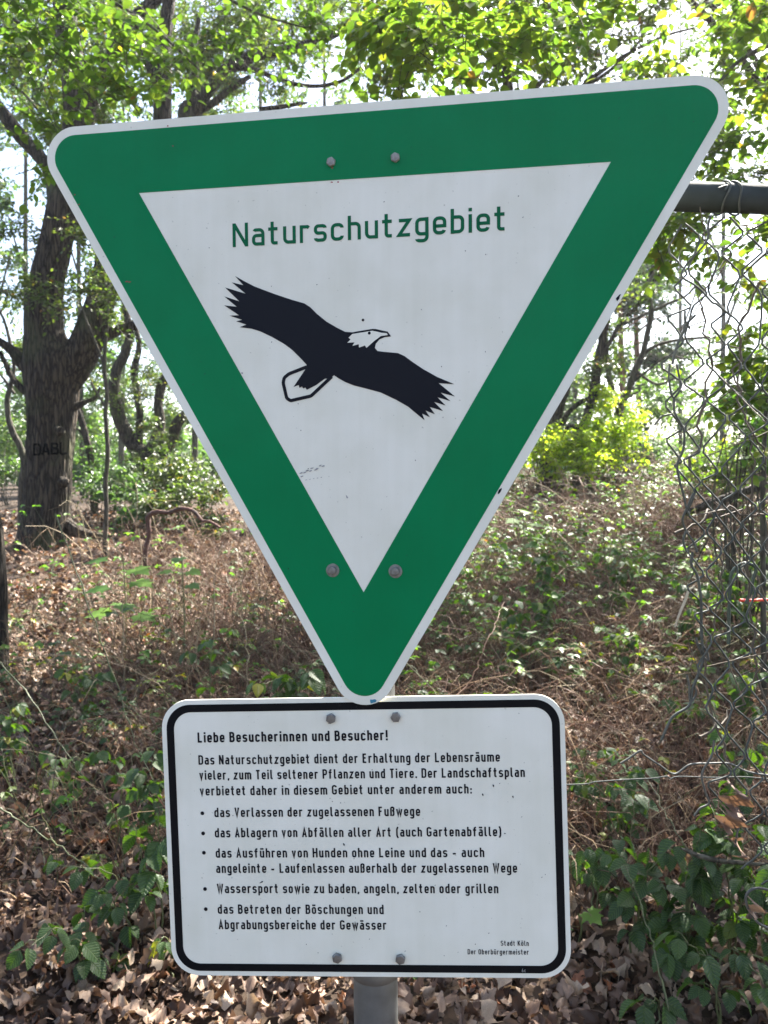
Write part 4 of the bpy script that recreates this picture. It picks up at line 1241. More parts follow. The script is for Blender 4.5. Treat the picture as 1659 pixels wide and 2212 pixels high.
# ------------------------------------------------------------------ trees on the right behind the bank
tree('dark_trunk_tree', 'short dark trunk rising from the yellow-green shrubs just right of the sign', 'tree', None,
     [(1182, 1020, 19), (1184, 980, 17), (1192, 930, 16), (1204, 880, 15), (1222, 820, 14), (1230, 700, 12)], [[(1190, 960, 8), (1222, 900, 6), (1250, 872, 5), (1290, 850, 4)]], [], 12.0, LEAF_OAK, BARK, S=16)
tree('twin_trunk_tree', 'leaning slim dark trunk close to the right edge of the sign', 'tree', None,
     [(1248, 985, 12), (1256, 940, 11), (1268, 900, 11), (1282, 850, 11), (1288, 800, 10), (1298, 750, 9), (1310, 690, 8), (1330, 600, 7), (1350, 500, 6)],
     [[(1255, 930, 4), (1232, 920, 4), (1215, 940, 3), (1200, 965, 2)], [(1290, 780, 6), (1320, 735, 5), (1340, 700, 5), (1385, 650, 4), (1412, 610, 4), (1445, 570, 3), (1490, 530, 2)]],
     [(1300, 690, 60, 60, 12, 1, 30), (1380, 560, 70, 60, 12.5, 1, 26)], 12.0, LEAF_OAK, BARK, S=14, leaf=0.075)
tree('forked_tree', 'crooked grey forked tree seen between the sign and the fence', 'tree', None,
     [(1328, 1000, 12), (1332, 940, 10), (1336, 900, 10), (1340, 876, 10)],
     [[(1336, 885, 8), (1326, 850, 7), (1316, 815, 6), (1312, 775, 5), (1308, 720, 4)],
      [(1340, 880, 9), (1352, 855, 8), (1364, 825, 8), (1374, 795, 7), (1388, 765, 6.5), (1398, 720, 6), (1406, 675, 6), (1400, 620, 5), (1415, 570, 5), (1450, 520, 4)],
      [(1388, 765, 5), (1420, 745, 4), (1460, 735, 3.5), (1510, 730, 3), (1560, 728, 2)],
      [(1360, 830, 4), (1400, 800, 3), (1440, 770, 3), (1480, 775, 2)], [(1372, 800, 4), (1420, 830, 3), (1470, 810, 2)],
      [(1345, 700, 4, 0.2), (1400, 676, 4, 0.2), (1445, 655, 4, 0.2), (1480, 640, 3, 0.2), (1510, 610, 3, 0.2)]],
     [(1360, 660, 50, 60, 12, 1, 36), (1330, 760, 40, 60, 12, 1, 40), (1410, 480, 60, 50, 12, 0.8, 30), (1290, 800, 40, 50, 12, 1, 26)], 12.5, LEAF_OAK, BARK2, S=12, leaf=0.07)
for i, (lab, pts, Y) in enumerate([
        ('reddish pine trunk standing straight, the left of two thin pines', [(1349, 960, 7), (1347, 880, 6.5), (1343, 800, 6), (1340, 700, 6), (1336, 560, 5), (1332, 350, 4)], 21),
        ('reddish pine trunk standing straight, the right of two thin pines', [(1383, 960, 6.5), (1380, 880, 6), (1377, 800, 6), (1374, 700, 5.5), (1371, 560, 5), (1368, 350, 4)], 23)]):
    tree('pine_tree', lab, 'tree', 'pines behind the bank', pts, [[(pts[3][0], 720, 3), (pts[3][0] + 40, 690, 2), (pts[3][0] + 80, 680, 1.5)]],
         [(pts[3][0] + 20, 600, 70, 110, Y, 1.5, 120), (pts[3][0] + 60, 790, 60, 60, Y + 1, 1.2, 80), (pts[3][0], 330, 80, 100, Y, 1.5, 120)], Y, LEAF_PINE, BARKP, leaf=0.16, S=10, nl=16, twig=0.9)
tree('edge_sapling', 'greenish brown sapling stem standing upright at the right edge behind the fence', 'tree', None,
     [(1648, 1215, 6.5), (1649, 1150, 6.5), (1647, 1080, 6), (1650, 1010, 6), (1652, 940, 5), (1656, 860, 4.5), (1662, 760, 4)], [[(1648, 1020, 2), (1600, 1030, 1.5), (1560, 1040, 1)]], [], 4.2, LEAF_HORN, BARK2, S=10)

# limb-rich crowns over the middle and right, behind the near leaves
tree('thicket_tree', 'fine-branched tree with many grey stems above the top right of the sign', 'tree', None,
     [(1000, 1060, 20), (1040, 800, 18), (1090, 500, 15), (1100, 250, 12), (1096, 170, 10), (1090, 60, 7), (1085, -40, 5)],
     [[(1100, 260, 8), (1150, 200, 6), (1190, 150, 5), (1230, 90, 4), (1260, 20, 3)], [(1100, 280, 8), (1170, 240, 6), (1240, 200, 6), (1290, 160, 5), (1350, 120, 4), (1430, 80, 3), (1500, 60, 2)],
      [(1240, 205, 4), (1300, 195, 3), (1370, 185, 3), (1430, 190, 2)], [(1180, 250, 5), (1200, 180, 4), (1210, 120, 4), (1240, 40, 3)], [(1095, 170, 5), (1040, 110, 4), (1000, 60, 3), (980, 0, 2)],
      [(1105, 400, 7), (1060, 280, 6), (1020, 200, 5), (985, 150, 4), (960, 90, 3)], [(1230, 210, 4), (1320, 150, 4), (1380, 90, 3), (1420, 20, 2)]],
     [(1000, 40, 120, 100, 9, 1.2, 170), (1180, 60, 120, 100, 9, 1.2, 150), (1330, 60, 100, 90, 9, 1.2, 110), (820, 80, 90, 80, 9.5, 1, 90), (1420, 120, 90, 60, 9, 1, 60), (1540, 60, 90, 80, 9.5, 1, 80), (1560, 250, 60, 80, 9.5, 1, 50), (1350, 170, 120, 20, 9, 1, 26), (1350, -230, 260, 90, 8, 1.6, 150), (950, -260, 260, 100, 9, 1.6, 150), (1750, -200, 260, 110, 9.5, 1.6, 130), (1250, -420, 300, 120, 10, 2, 150), (700, -380, 260, 120, 9.5, 1.6, 110), (1600, 400, 60, 60, 9.5, 1, 46), (880, 190, 80, 30, 9, 0.6, 30), (1500, 350, 50, 40, 9.5, 1, 20), (1480, 470, 60, 40, 9.5, 0.8, 30)],  # clusters above the frame are added to shade the ground
     9.0, LEAF_OAK, BARK2, S=14, leaf=0.07, nl=11, twig=0.5, tint=(0.2, 1), sub=14)


# ------------------------------------------------------------------ shrubs
def shrub(name, label, group, clusters, leafmat, Y, leaf, nl=11, twig=0.4, tint=(0, 1), near=False, stems=6, base=None, flat=0.5):
    c0 = clusters[0]
    p = at(c0[0], c0[1], Y); g = base if base is not None else (p[0], Y, float(hgt(p[0], Y)))
    root = empty(name, tuple(g), label, 'shrub', group)
    mb = MB(g)
    for cl in clusters:
        for s in range(stems):
            e = at(cl[0] + rng.normal() * cl[2] * 0.5, cl[1] + rng.normal() * cl[3] * 0.4, cl[4])
            m = (np.array(g) + e) / 2 + rng.normal(size=3) * 0.15
            P = smooth_path([np.array(g) + rng.normal(size=3) * 0.05, m, e], 9)
            V, Fq = tubes(P[None], np.linspace(0.009, 0.003, 9)[None], 5); mb.add(V, Fq)
    mb.build('stems', BARK2, root)
    mb = MB(g); tm = MB(g)
    crown_leaves(mb, tm, clusters, leaf, nl, twig, tint, near=near, flat=flat)
    tag(mb.build('foliage', leafmat, root), kind='stuff')
    tag(tm.build('twigs', BARK2, root), kind='stuff')
    return root


shrub('sun_tinted_shrub', 'yellow-green shrub with sun glow put into its leaf colour, round the foot of the dark trunks, touching the sign edge', None,
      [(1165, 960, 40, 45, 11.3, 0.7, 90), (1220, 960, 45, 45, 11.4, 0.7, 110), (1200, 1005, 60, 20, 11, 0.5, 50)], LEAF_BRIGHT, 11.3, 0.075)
shrub('sun_tinted_shrub', 'taller yellow-green shrub with sun glow put into its leaf colour, below the forked tree', None,
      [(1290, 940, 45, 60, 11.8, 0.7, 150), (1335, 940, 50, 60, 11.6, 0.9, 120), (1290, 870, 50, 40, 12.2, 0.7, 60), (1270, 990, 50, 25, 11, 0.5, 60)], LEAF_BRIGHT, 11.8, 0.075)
shrub('leafy_shrub', 'pale green hazy shrub between the forked tree and the fence', None,
      [(1400, 880, 60, 60, 15, 1, 120), (1400, 960, 70, 30, 14, 1, 90), (1440, 800, 50, 40, 17, 1, 40)], LEAF_FAR, 15, 0.09)
shrub('leafy_shrub', 'dense grey-green shrub filling the gap right of the oak trunk', None,
      [(200, 1010, 50, 60, 14, 1, 150), (260, 1040, 60, 50, 13, 0.8, 160), (300, 1090, 50, 30, 12, 0.6, 70)], LEAF_FAR, 14, 0.08, tint=(0, 0.6))
shrub('leafy_shrub', 'dark green shrub beside the gnarled tree, against the edge of the sign', None,
      [(390, 1010, 50, 60, 13.5, 0.8, 150), (430, 1060, 60, 40, 12.5, 0.8, 130), (350, 1090, 50, 30, 12, 0.5, 70), (470, 1120, 40, 30, 11, 0.5, 50)], LEAF_OAK, 13.5, 0.08)
shrub('leafy_shrub', 'low shrub in the shade behind the oak at the left edge', None,
      [(10, 1010, 50, 40, 18, 1, 110), (20, 940, 50, 40, 20, 1, 90)], LEAF_FAR, 18, 0.1)
shrub('fence_shrub', 'tangled leafy shrub behind the fence above the bank', None,
      [(1500, 990, 50, 25, 11, 0.8, 40), (1580, 985, 60, 35, 10, 0.8, 60), (1640, 930, 50, 60, 9.5, 0.6, 45), (1560, 1010, 60, 25, 9.5, 0.6, 50)], LEAF_HORN, 10, 0.07, tint=(0.2, 0.9), stems=2)
shrub('maple_shrub', 'bright green sprig with broad leaves behind the fence wires at the right edge', None,
      [(1610, 850, 40, 30, 5.5, 0.3, 16), (1590, 930, 40, 30, 5.5, 0.3, 12), (1640, 980, 40, 50, 5.5, 0.3, 16)], LEAF_MAPLE, 5.5, 0.085, nl=6, near=True, flat=0.8)

# far woodland: trees one can tell apart, then the mass behind them
far = [(-40, 24, 9, 60), (60, 30, 7, 60), (178, 26, 6, 55), (262, 34, 7, 60), (420, 28, 8, 55), (560, 32, 8, 60), (700, 27, 8, 60), (860, 34, 8, 55), (1000, 28, 7, 60), (1110, 30, 7, 60),
       (1240, 30, 6, 55), (1470, 34, 5, 60), (1560, 30, 7, 60), (1700, 27, 8, 60)]
lab_far = ['at the far left edge', 'just left of the oak trunk', 'right of the oak fork', 'behind the slender tree', 'behind the gnarled tree', 'hidden mostly by the sign, leftmost of those', 'behind the sign, left of its middle', 'behind the middle of the sign',
           'behind the sign, right of its middle', 'behind the right slope of the sign', 'behind the leaning slim trunk', 'in the bright gap left of the fence', 'behind the fence wires', 'beyond the right edge']
for (px, Y, hw, n), lb in zip(far, lab_far):
    if 560 <= px <= 1110: n = 24
    j = rng.uniform(-12, 12)
    dens = 0.35 if px in (1470, 1560) else (0.55 if px < 80 else 1)
    cl = [(px - 20, 900, 80, 60, Y, 2, int(n * 1.3)), (px + 30, 780, 90, 70, Y, 2, int(n * 1.5 * dens)), (px, 620, 90, 80, Y, 2, int(n * dens)), (px + 10, 400, 100, 110, Y, 2, int(n * 1.2 * dens * (0.5 if px > 1100 else 1))), (px, 150, 110, 130, Y, 2, int(n * (0.35 if px > 900 else 1.9)))]
    tree('woodland_tree', 'hazy background tree ' + lb, 'tree', 'background woodland trees',
         [(px, 1045, hw), (px + j * 0.3, 900, hw * 0.9), (px + j, 700, hw * 0.8), (px + j * 1.3, 450, hw * 0.65), (px + j * 0.8, 150, hw * 0.4), (px, -100, 1)],
         [[(px + j, 720, hw * 0.5), (px + j + 30, 640, hw * 0.35), (px + j + 55, 540, 1)], [(px + j, 600, hw * 0.45), (px + j - 30, 500, hw * 0.3), (px + j - 50, 420, 1)]],
         cl, Y, LEAF_FAR, BARK2, leaf=0.2, S=8, nl=11, twig=1.0, twigr=0.008)
mb = MB()
crown_leaves(mb, None, [(px, 985 + rng.uniform(-15, 15), 90, 50, Y, 4, 110 if not 520 < px < 1130 else 30) for px in range(-200, 1900, 90) for Y in (38, 50)], 0.34, 10, 1.6, (0, 0.8))
crown_leaves(mb, None, [(px, 900, 90, 60, 56, 4, 60 if px < 1350 else 14) for px in range(-200, 1900, 100)], 0.4, 10, 1.8, (0, 0.8))
tag(mb.build('distant_woods', LEAF_FAR), 'hazy mass of distant woodland foliage closing the view', 'woodland', kind='stuff')

# ------------------------------------------------------------------ leaf litter
def visible_xy(n, y0, y1, power=1.0):
    y = y0 + (y1 - y0) * rng.random(n) ** power
    x = (rng.random(n) * 2 - 1) * (0.52 * y + 0.5)
    return x, y


def litter(n, y0, y1, size, mb, lift=0.035, power=1.0, tiltamt=0.45, tint=(0, 1), flt=None, T=None):
    T = T or OAKT
    x, y = visible_xy(n, y0, y1, power)
    if flt is not None:
        k_ = flt(x, y); x, y = x[k_], y[k_]; n = len(x)
    z = hgt(x, y) + rng.random(n) * lift + 0.008
    for i in range(7):
        m = np.arange(n) % 7 == i
        c = m.sum()
        nr = norm(np.array([0, 0, 1.0]) + rng.normal(size=(c, 3)) * tiltamt)
        d = rnd_dirs(c)
        Rm = frames(norm(np.cross(nr, d)), nr)
        tv, tf = T[i]
        s = size * rng.uniform(0.6, 1.25, c)
        V, Fq = place(tv, tf, Rm, np.stack([x[m], y[m], z[m]], -1), np.stack([s * rng.uniform(0.8, 1.2, c), s, s], -1))
        mb.add(V, Fq, np.repeat(rng.uniform(tint[0], tint[1], c), len(tf)))


mb = MB()
litter(5600, 1.7, 4.4, 0.075, mb, T=OAKN, tiltamt=0.55)
litter(9500, 4.0, 8.0, 0.075, mb, 0.05)
CH = [tri_only(*curled_leaf([(0, 0), (0.3, 0.24), (0.7, 0.3), (1, 0)], s + 40, 0.6)) for s in range(7)]
litter(11000, 7.5, 15.0, 0.085, mb, 0.06, T=CH)
litter(7000, 1.7, 5.0, 0.026, mb, 0.04, T=CH, tiltamt=0.8)
tag(mb.build('leaf_litter', LITTER), 'carpet of dry brown oak leaves on the forest floor', 'leaf litter', kind='stuff')
# the largest fallen leaves, close by, are things of their own
lm = []
for i in range(7):
    tv, tf = OAKN[i]
    for tn in (0.12, 0.4, 0.6, 0.78, 0.92):
        lm.append(mesh_np('fallen_leaf', tv, [tf], LITTER, np.full(len(tf), tn)))
cnt = 0
for _ in range(230):
    px = rng.uniform(10, 1650); py = rng.uniform(1880, 2230)
    g = ground_px(px, py)
    o = link('fallen_leaf', lm[rng.integers(0, len(lm))])
    nr = norm(np.array([0, 0, 1.0]) + rng.normal(size=3) * 0.4)
    Rm = frames(norm(np.cross(nr, rnd_dirs(1)[0]))[None], nr[None])[0]
    s = 0.085 * rng.uniform(0.7, 1.25)
    o.matrix_world = mat44(Rm, g + np.array([0, 0, 0.055]), s)
    tag(o, 'curled dry oak leaf lying on the leaf litter round the post', 'dead leaf', 'fallen oak leaves round the post')

# ------------------------------------------------------------------ dry canes, stalks and grass
def canes(n, y0, y1, xf, hmin, hmax, r, mb, tint, arch=0.6, K=7, power=1.0, wob=0.12):
    x, y = visible_xy(n * 3, y0, y1, power)
    k_ = rng.random(n * 3) < xf(x, y)
    x, y = x[k_][:n], y[k_][:n]; n = len(x)
    h = rng.uniform(hmin, hmax, n)
    a = rng.uniform(0, 2 * math.pi, n)
    reach = h * rng.uniform(0.2, 1.0 + arch, n)
    t = np.linspace(0, 1, K)
    P = np.zeros((n, K, 3))
    P[:, :, 0] = x[:, None] + np.cos(a)[:, None] * reach[:, None] * t
    P[:, :, 1] = y[:, None] + np.sin(a)[:, None] * reach[:, None] * t * 0.6
    up = rng.uniform(0.4, 1.0, n)[:, None]
    P[:, :, 2] = hgt(x, y)[:, None] + h[:, None] * (np.sin(t * math.pi * 0.5 * (2 - up)) ) * up
    P += np.cumsum(rng.normal(size=(n, K, 3)), 1) * (h[:, None, None] * wob * 0.35)
    gz = hgt(P[:, :, 0], P[:, :, 1])
    P[:, :, 2] = np.maximum(P[:, :, 2], gz + 0.01)
    R_ = r * rng.uniform(0.5, 1.3, n)[:, None] * np.linspace(1.1, 0.45, K)[None]
    V, Fq = tubes(P, R_, 3)
    mb.add(V, Fq, np.repeat(rng.uniform(tint[0], tint[1], n) ** 1.3, (K - 1) * 3))
    return P


def leafy_canes(lb, sb, n, y0, y1, xf, leaf, h0, h1, tint, r=0.003, K=7, tpl=None, per=3):
    P = canes(n, y0, y1, xf, h0, h1, r, sb, (0.1, 0.9), K=K)
    n = len(P)
    tv, tf = tpl or B_T
    tn = rng.uniform(tint[0], tint[1], n)
    for k in range(2, K):
        keep = rng.random(n) < 0.8
        c = P[keep, k]; t0 = norm(P[keep, k] - P[keep, k - 1]); m = len(c); tk = tn[keep]
        sd_ = norm(np.cross(t0, [0, 0, 1.0])) * np.where(rng.random((m, 1)) < 0.5, -1, 1)
        pd = norm(t0 * 0.5 + sd_ + np.array([0, 0, 0.4]))
        e = c + pd * leaf * 0.7
        base = np.arctan2(pd[:, 1], pd[:, 0]); szk = leaf * rng.uniform(0.55, 1.15, m)
        for j in range(per):
            a = base + (j - (per - 1) / 2) * 1.2 + rng.normal(size=m) * 0.15
            d = norm(np.stack([np.cos(a), np.sin(a), rng.normal(size=m) * 0.25 - 0.3], -1))
            nr = norm(np.array([0, 0, 1.0]) + rng.normal(size=(m, 3)) * 0.3)
            V, Fq = place(tv, tf, frames(d, nr), e, (szk * (1 if j == (per - 1) // 2 else 0.85))[:, None] * np.ones((1, 3)))
            lb.add(V, Fq, np.repeat(np.clip(tk + rng.normal(size=m) * 0.1, 0, 1), len(tf)))


def sig(v): return 1 / (1 + np.exp(-v))


fx = lambda x, y: np.clip(0.12 + sig((x - 0.1 * y + 0.5) * 2.0) * 0.9 + 0.5 * sig((y - 3.6) * 3) * (x > -0.33 * y), 0, 1) * (y > 2.7)
mb = MB()
canes(6500, 2.7, 6.0, fx, 0.1, 0.48, 0.0022, mb, (0, 0.9), K=6)
canes(9000, 5.0, 10.5, fx, 0.12, 0.5, 0.0032, mb, (0, 0.85), K=5)
canes(5200, 8, 14.5, lambda x, y: sig((x - 0.3) * 2), 0.25, 0.8, 0.005, mb, (0, 0.75), K=5)
canes(900, 5.5, 12, lambda x, y: np.clip(sig((x + 0.25 * y) * 1.5), 0, 1), 0.6, 1.05, 0.0034, mb, (0.2, 0.95), K=6, arch=0.2)
tag(mb.build('dry_bramble_tangle', CANE), 'tangled reddish brown dry canes and grass covering the bank', 'undergrowth', kind='stuff')
mb = MB()
canes(900, 2.9, 7.5, lambda x, y: np.clip(0.3 + (x < 0) * 0.6, 0, 1), 0.15, 0.65, 0.0022, mb, (0.1, 1), arch=0.3)
tag(mb.build('green_stems', GREENCANE), 'loose greenish bramble stems threading through the undergrowth', 'undergrowth', kind='stuff')

# pale upright stalks at the left
for i in range(26):
    px = rng.uniform(120, 620); py = rng.uniform(1330, 1560)
    if px > 560 and py < 1400: px -= 200
    g = ground_px(px, py)
    h = rng.uniform(0.45, 0.95) * (0.8 + 0.05 * g[1])
    n = 14; t = np.linspace(0, 1, n)
    a = rng.uniform(0, 6.28); ln = rng.uniform(0, 0.25)
    P = np.stack([t * h * ln * math.cos(a) + 0.01 * np.cumsum(rng.normal(size=n)), t * h * ln * math.sin(a), t * h - 0.05], -1)
    mb = MB(); V, Fq = tubes(P[None], (0.0036 * np.linspace(1, 0.45, n) * (1 + 0.3 * (np.arange(n) % 4 == 0)))[None], 4); mb.add(V, Fq, rng.uniform(0.7, 0.92))
    o = mb.build('dry_stalk', CANE); o.location = tuple(g)
    tag(o, 'pale crooked dry stalk standing upright left of the sign', 'stalk', 'dry stalks left of the sign')

# low green herb cover: small trifoliate leaves in clumps
def herbs(mb, n, y0, y1, xf, leaf, h0, h1, tint, tpl=B_T, power=1.0, k=3, clump=0.0):
    x, y = visible_xy(n * 3, y0, y1, power)
    kk = rng.random(n * 3) < xf(x, y); x, y = x[kk][:n], y[kk][:n]; n = len(x)
    if clump:
        cx, cy = visible_xy(max(6, n // 14), y0, y1, power)
        m = rng.integers(0, len(cx), n)
        x = cx[m] + rng.normal(size=n) * clump; y = cy[m] + rng.normal(size=n) * clump
        ok = rng.random(n) < xf(x, y); x, y = x[ok], y[ok]; n = len(x)
    z = hgt(x, y) + rng.uniform(h0, h1, n)
    base = rng.uniform(0, 2 * math.pi, n)
    tv, tf = tpl
    tn = rng.uniform(tint[0], tint[1], n)
    for j in range(k):
        a = base + (j - (k - 1) / 2) * 1.25 + rng.normal(size=n) * 0.2
        d = np.stack([np.cos(a), np.sin(a), rng.normal(size=n) * 0.25 - 0.15], -1)
        nr = norm(np.array([0, 0, 1.0]) + rng.normal(size=(n, 3)) * 0.35)
        s = leaf * rng.uniform(0.6, 1.2, n)
        V, Fq = place(tv, tf, frames(norm(d), nr), np.stack([x, y, z], -1), s[:, None] * np.ones((1, 3)))
        mb.add(V, Fq, np.repeat(np.clip(tn + rng.normal(size=n) * 0.08, 0, 1), len(tf)))


bank = lambda x, y: sig((x - 0.1) * 2.5) * (0.55 + 0.45 * np.sin(x * 2.1 + 1.0) * np.sin(y * 1.3))
mb = MB(); sb = MB()
leafy_canes(mb, sb, 300, 4.4, 7.5, bank, 0.06, 0.2, 0.6, (0, 0.9))
leafy_canes(mb, sb, 620, 7.0, 11, bank, 0.065, 0.25, 0.75, (0, 0.85), r=0.004, tpl=(S_V, S_F))
leafy_canes(mb, sb, 700, 10.5, 15.5, lambda x, y: sig((x - 0.1) * 2.5), 0.08, 0.3, 0.8, (0, 0.7), r=0.004, K=6, tpl=(S_V, S_F))
leafy_canes(mb, sb, 260, 3.0, 7.0, lambda x, y: np.clip(0.75 - 0.2 * x, 0, 1), 0.045, 0.1, 0.42, (0, 0.92), r=0.002)
tag(mb.build('bramble_undergrowth', LEAF_BRAM), 'low mass of green bramble leaves spread over the bank', 'undergrowth', kind='stuff')
herb_l = MB()
leafy_canes(herb_l, sb, 230, 4.6, 7.5, lambda x, y: np.clip(0.1 + bank(x, y), 0, 1), 0.06, 0.3, 0.7, (0, 1), r=0.0025, K=6)
leafy_canes(herb_l, sb, 330, 7.2, 11, lambda x, y: np.clip(0.1 + bank(x, y), 0, 1), 0.07, 0.35, 0.85, (0, 1), r=0.003, K=6, tpl=(S_V, S_F))
herbs(herb_l, 420, 3.0, 7, lambda x, y: (x < 0.3) * 0.7, 0.032, 0.02, 0.25, (0, 0.7), k=5, clump=0.1)
tag(herb_l.build('sunlit_herbs', LEAF_MAPLE), 'scattered bright yellow-green leaves catching the sun on the bank', 'undergrowth', kind='stuff')
tag(sb.build('bramble_stems', GREENCANE), 'arching stems that carry the small bramble leaves on the bank', 'undergrowth', kind='stuff')

# ------------------------------------------------------------------ bramble plants, leaf by leaf
def bramble_tpl(r, s, n=17):
    """ovate, toothed, pleated leaflet: 5 columns"""
    fold, droop, curl = r.uniform(0.05, 0.3), r.uniform(0.1, 0.5), r.uniform(-0.15, 0.2)
    V = []; T = []
    for i in range(n + 1):
        y = i / n
        hw = 0.37 * math.sin(math.pi * y ** 0.78) ** 0.75 if 0 < i < n else 0.004
        hw *= 1 + (0.09 if i % 2 else -0.05)
        for c in (-1, -0.55, 0, 0.55, 1):
            x = c * hw
            yy = y + (0.03 * abs(c) * (1 if i % 2 else 0)) + abs(c) * 0.05 * (1 - y)
            z = -droop * y * y + fold * abs(x) * 2 * (1 - 0.4 * y) + 0.02 * math.sin(2 * math.pi * (y * 7 - abs(c) * 1.1)) * abs(c) + curl * x * math.sin(3 * y + s)
            V.append((x + 0.05 * math.sin(3 * y + s), yy, z))
    for i in range(n):
        for c in range(4):
            a = i * 5 + c
            T += [(a, a + 1, a + 6), (a, a + 6, a + 5)]
    return np.array(V), np.array(T)


bram = []
for s in range(6):
    r = np.random.default_rng(50 + s)
    tv, tf = bramble_tpl(r, s)
    for tn in (0.1, 0.35, 0.6, 0.8, 0.93):
        bram.append(mesh_np('leaf', tv, [tf], LEAF_BRAMV, np.full(len(tf), tn)))
BR = [bram[i::5] for i in range(5)]


def bramble(base, tips, leaf, label, group, tints=(0.6, 0.25, 0.1, 0.05, 0.0), name='bramble_plant', r=0.0028, step=0.062, kmin=3, sag=1.0, stemtint=0.5):
    """base: ground point; tips: list of arch points (each list of world points)"""
    base = np.array(base, float)
    root = empty(name, tuple(base), label, 'bramble', group)
    mb = MB(base)
    todo = []
    for path in tips:
        P = smooth_path([base] + [np.array(p) for p in path], 22)
        P[1:] += np.cumsum(rng.normal(size=(21, 3)), 0) * 0.004
        V, Fq = tubes(P[None], (r * np.linspace(1.2, 0.5, 22))[None], 5); mb.add(V, Fq, stemtint)
        L = np.concatenate([[0], np.cumsum(np.linalg.norm(np.diff(P, axis=0), axis=1))])
        s = L[-1]; side = 1
        first = True
        while s > L[-1] * 0.3:
            i = np.searchsorted(L, s) - 1; i = min(max(i, 0), 20)
            p = P[i]; tg = norm(P[i + 1] - P[i])
            sd = norm(np.cross(tg, [0, 0, 1.0])) * side
            pd = norm(tg * (0.9 if first else 0.3) + sd * (0.2 if first else 0.8) + np.array([0, 0, 0.35]) + rng.normal(size=3) * 0.2)
            pl_ = leaf * rng.uniform(0.5, 0.9)
            e = p + pd * pl_
            Q = smooth_path([p, p + pd * pl_ * 0.5 + np.array([0, 0, 0.01]), e], 5)
            V, Fq = tubes(Q[None], np.full((1, 5), r * 0.5), 3); mb.add(V, Fq, stemtint)
            k = 5 if rng.random() < 0.35 else 3
            h = norm(np.array([pd[0], pd[1], 0]) + 1e-3)
            ht = math.atan2(h[1], h[0])
            for j in range(k):
                off = (j - (k - 1) / 2) * (1.15 if k == 3 else 0.85)
                a = ht + off + rng.normal() * 0.12
                c = abs(j - (k - 1) / 2)
                d = norm(np.array([math.cos(a), math.sin(a), -0.45 * sag + rng.normal() * 0.25]))
                nr = norm(np.array([0, 0, 1.0]) + rng.normal(size=3) * 0.28)
                st = e - pd * pl_ * 0.35 * (c > 0)
                sz = leaf * (1.0 - 0.14 * c) * rng.uniform(0.85, 1.15)
                todo.append((st + d * 0.008, d, nr, sz))
            side = -side; s -= step * rng.uniform(0.7, 1.3); first = False
    mb.build('stem', GREENCANE, root)
    pr = np.array(tints) / sum(tints)
    for (p, d, nr, sz) in todo:
        g_ = BR[rng.choice(5, p=pr)]
        o = bpy.data.objects.new('leaf', g_[rng.integers(0, len(g_))])
        C.objects.link(o); o.parent = root
        Rm = frames(d[None], nr[None])[0]
        o.matrix_basis = mat44(Rm, p - base, sz)
    return root


def tipat(px, py, Y): return at(px, py, Y)


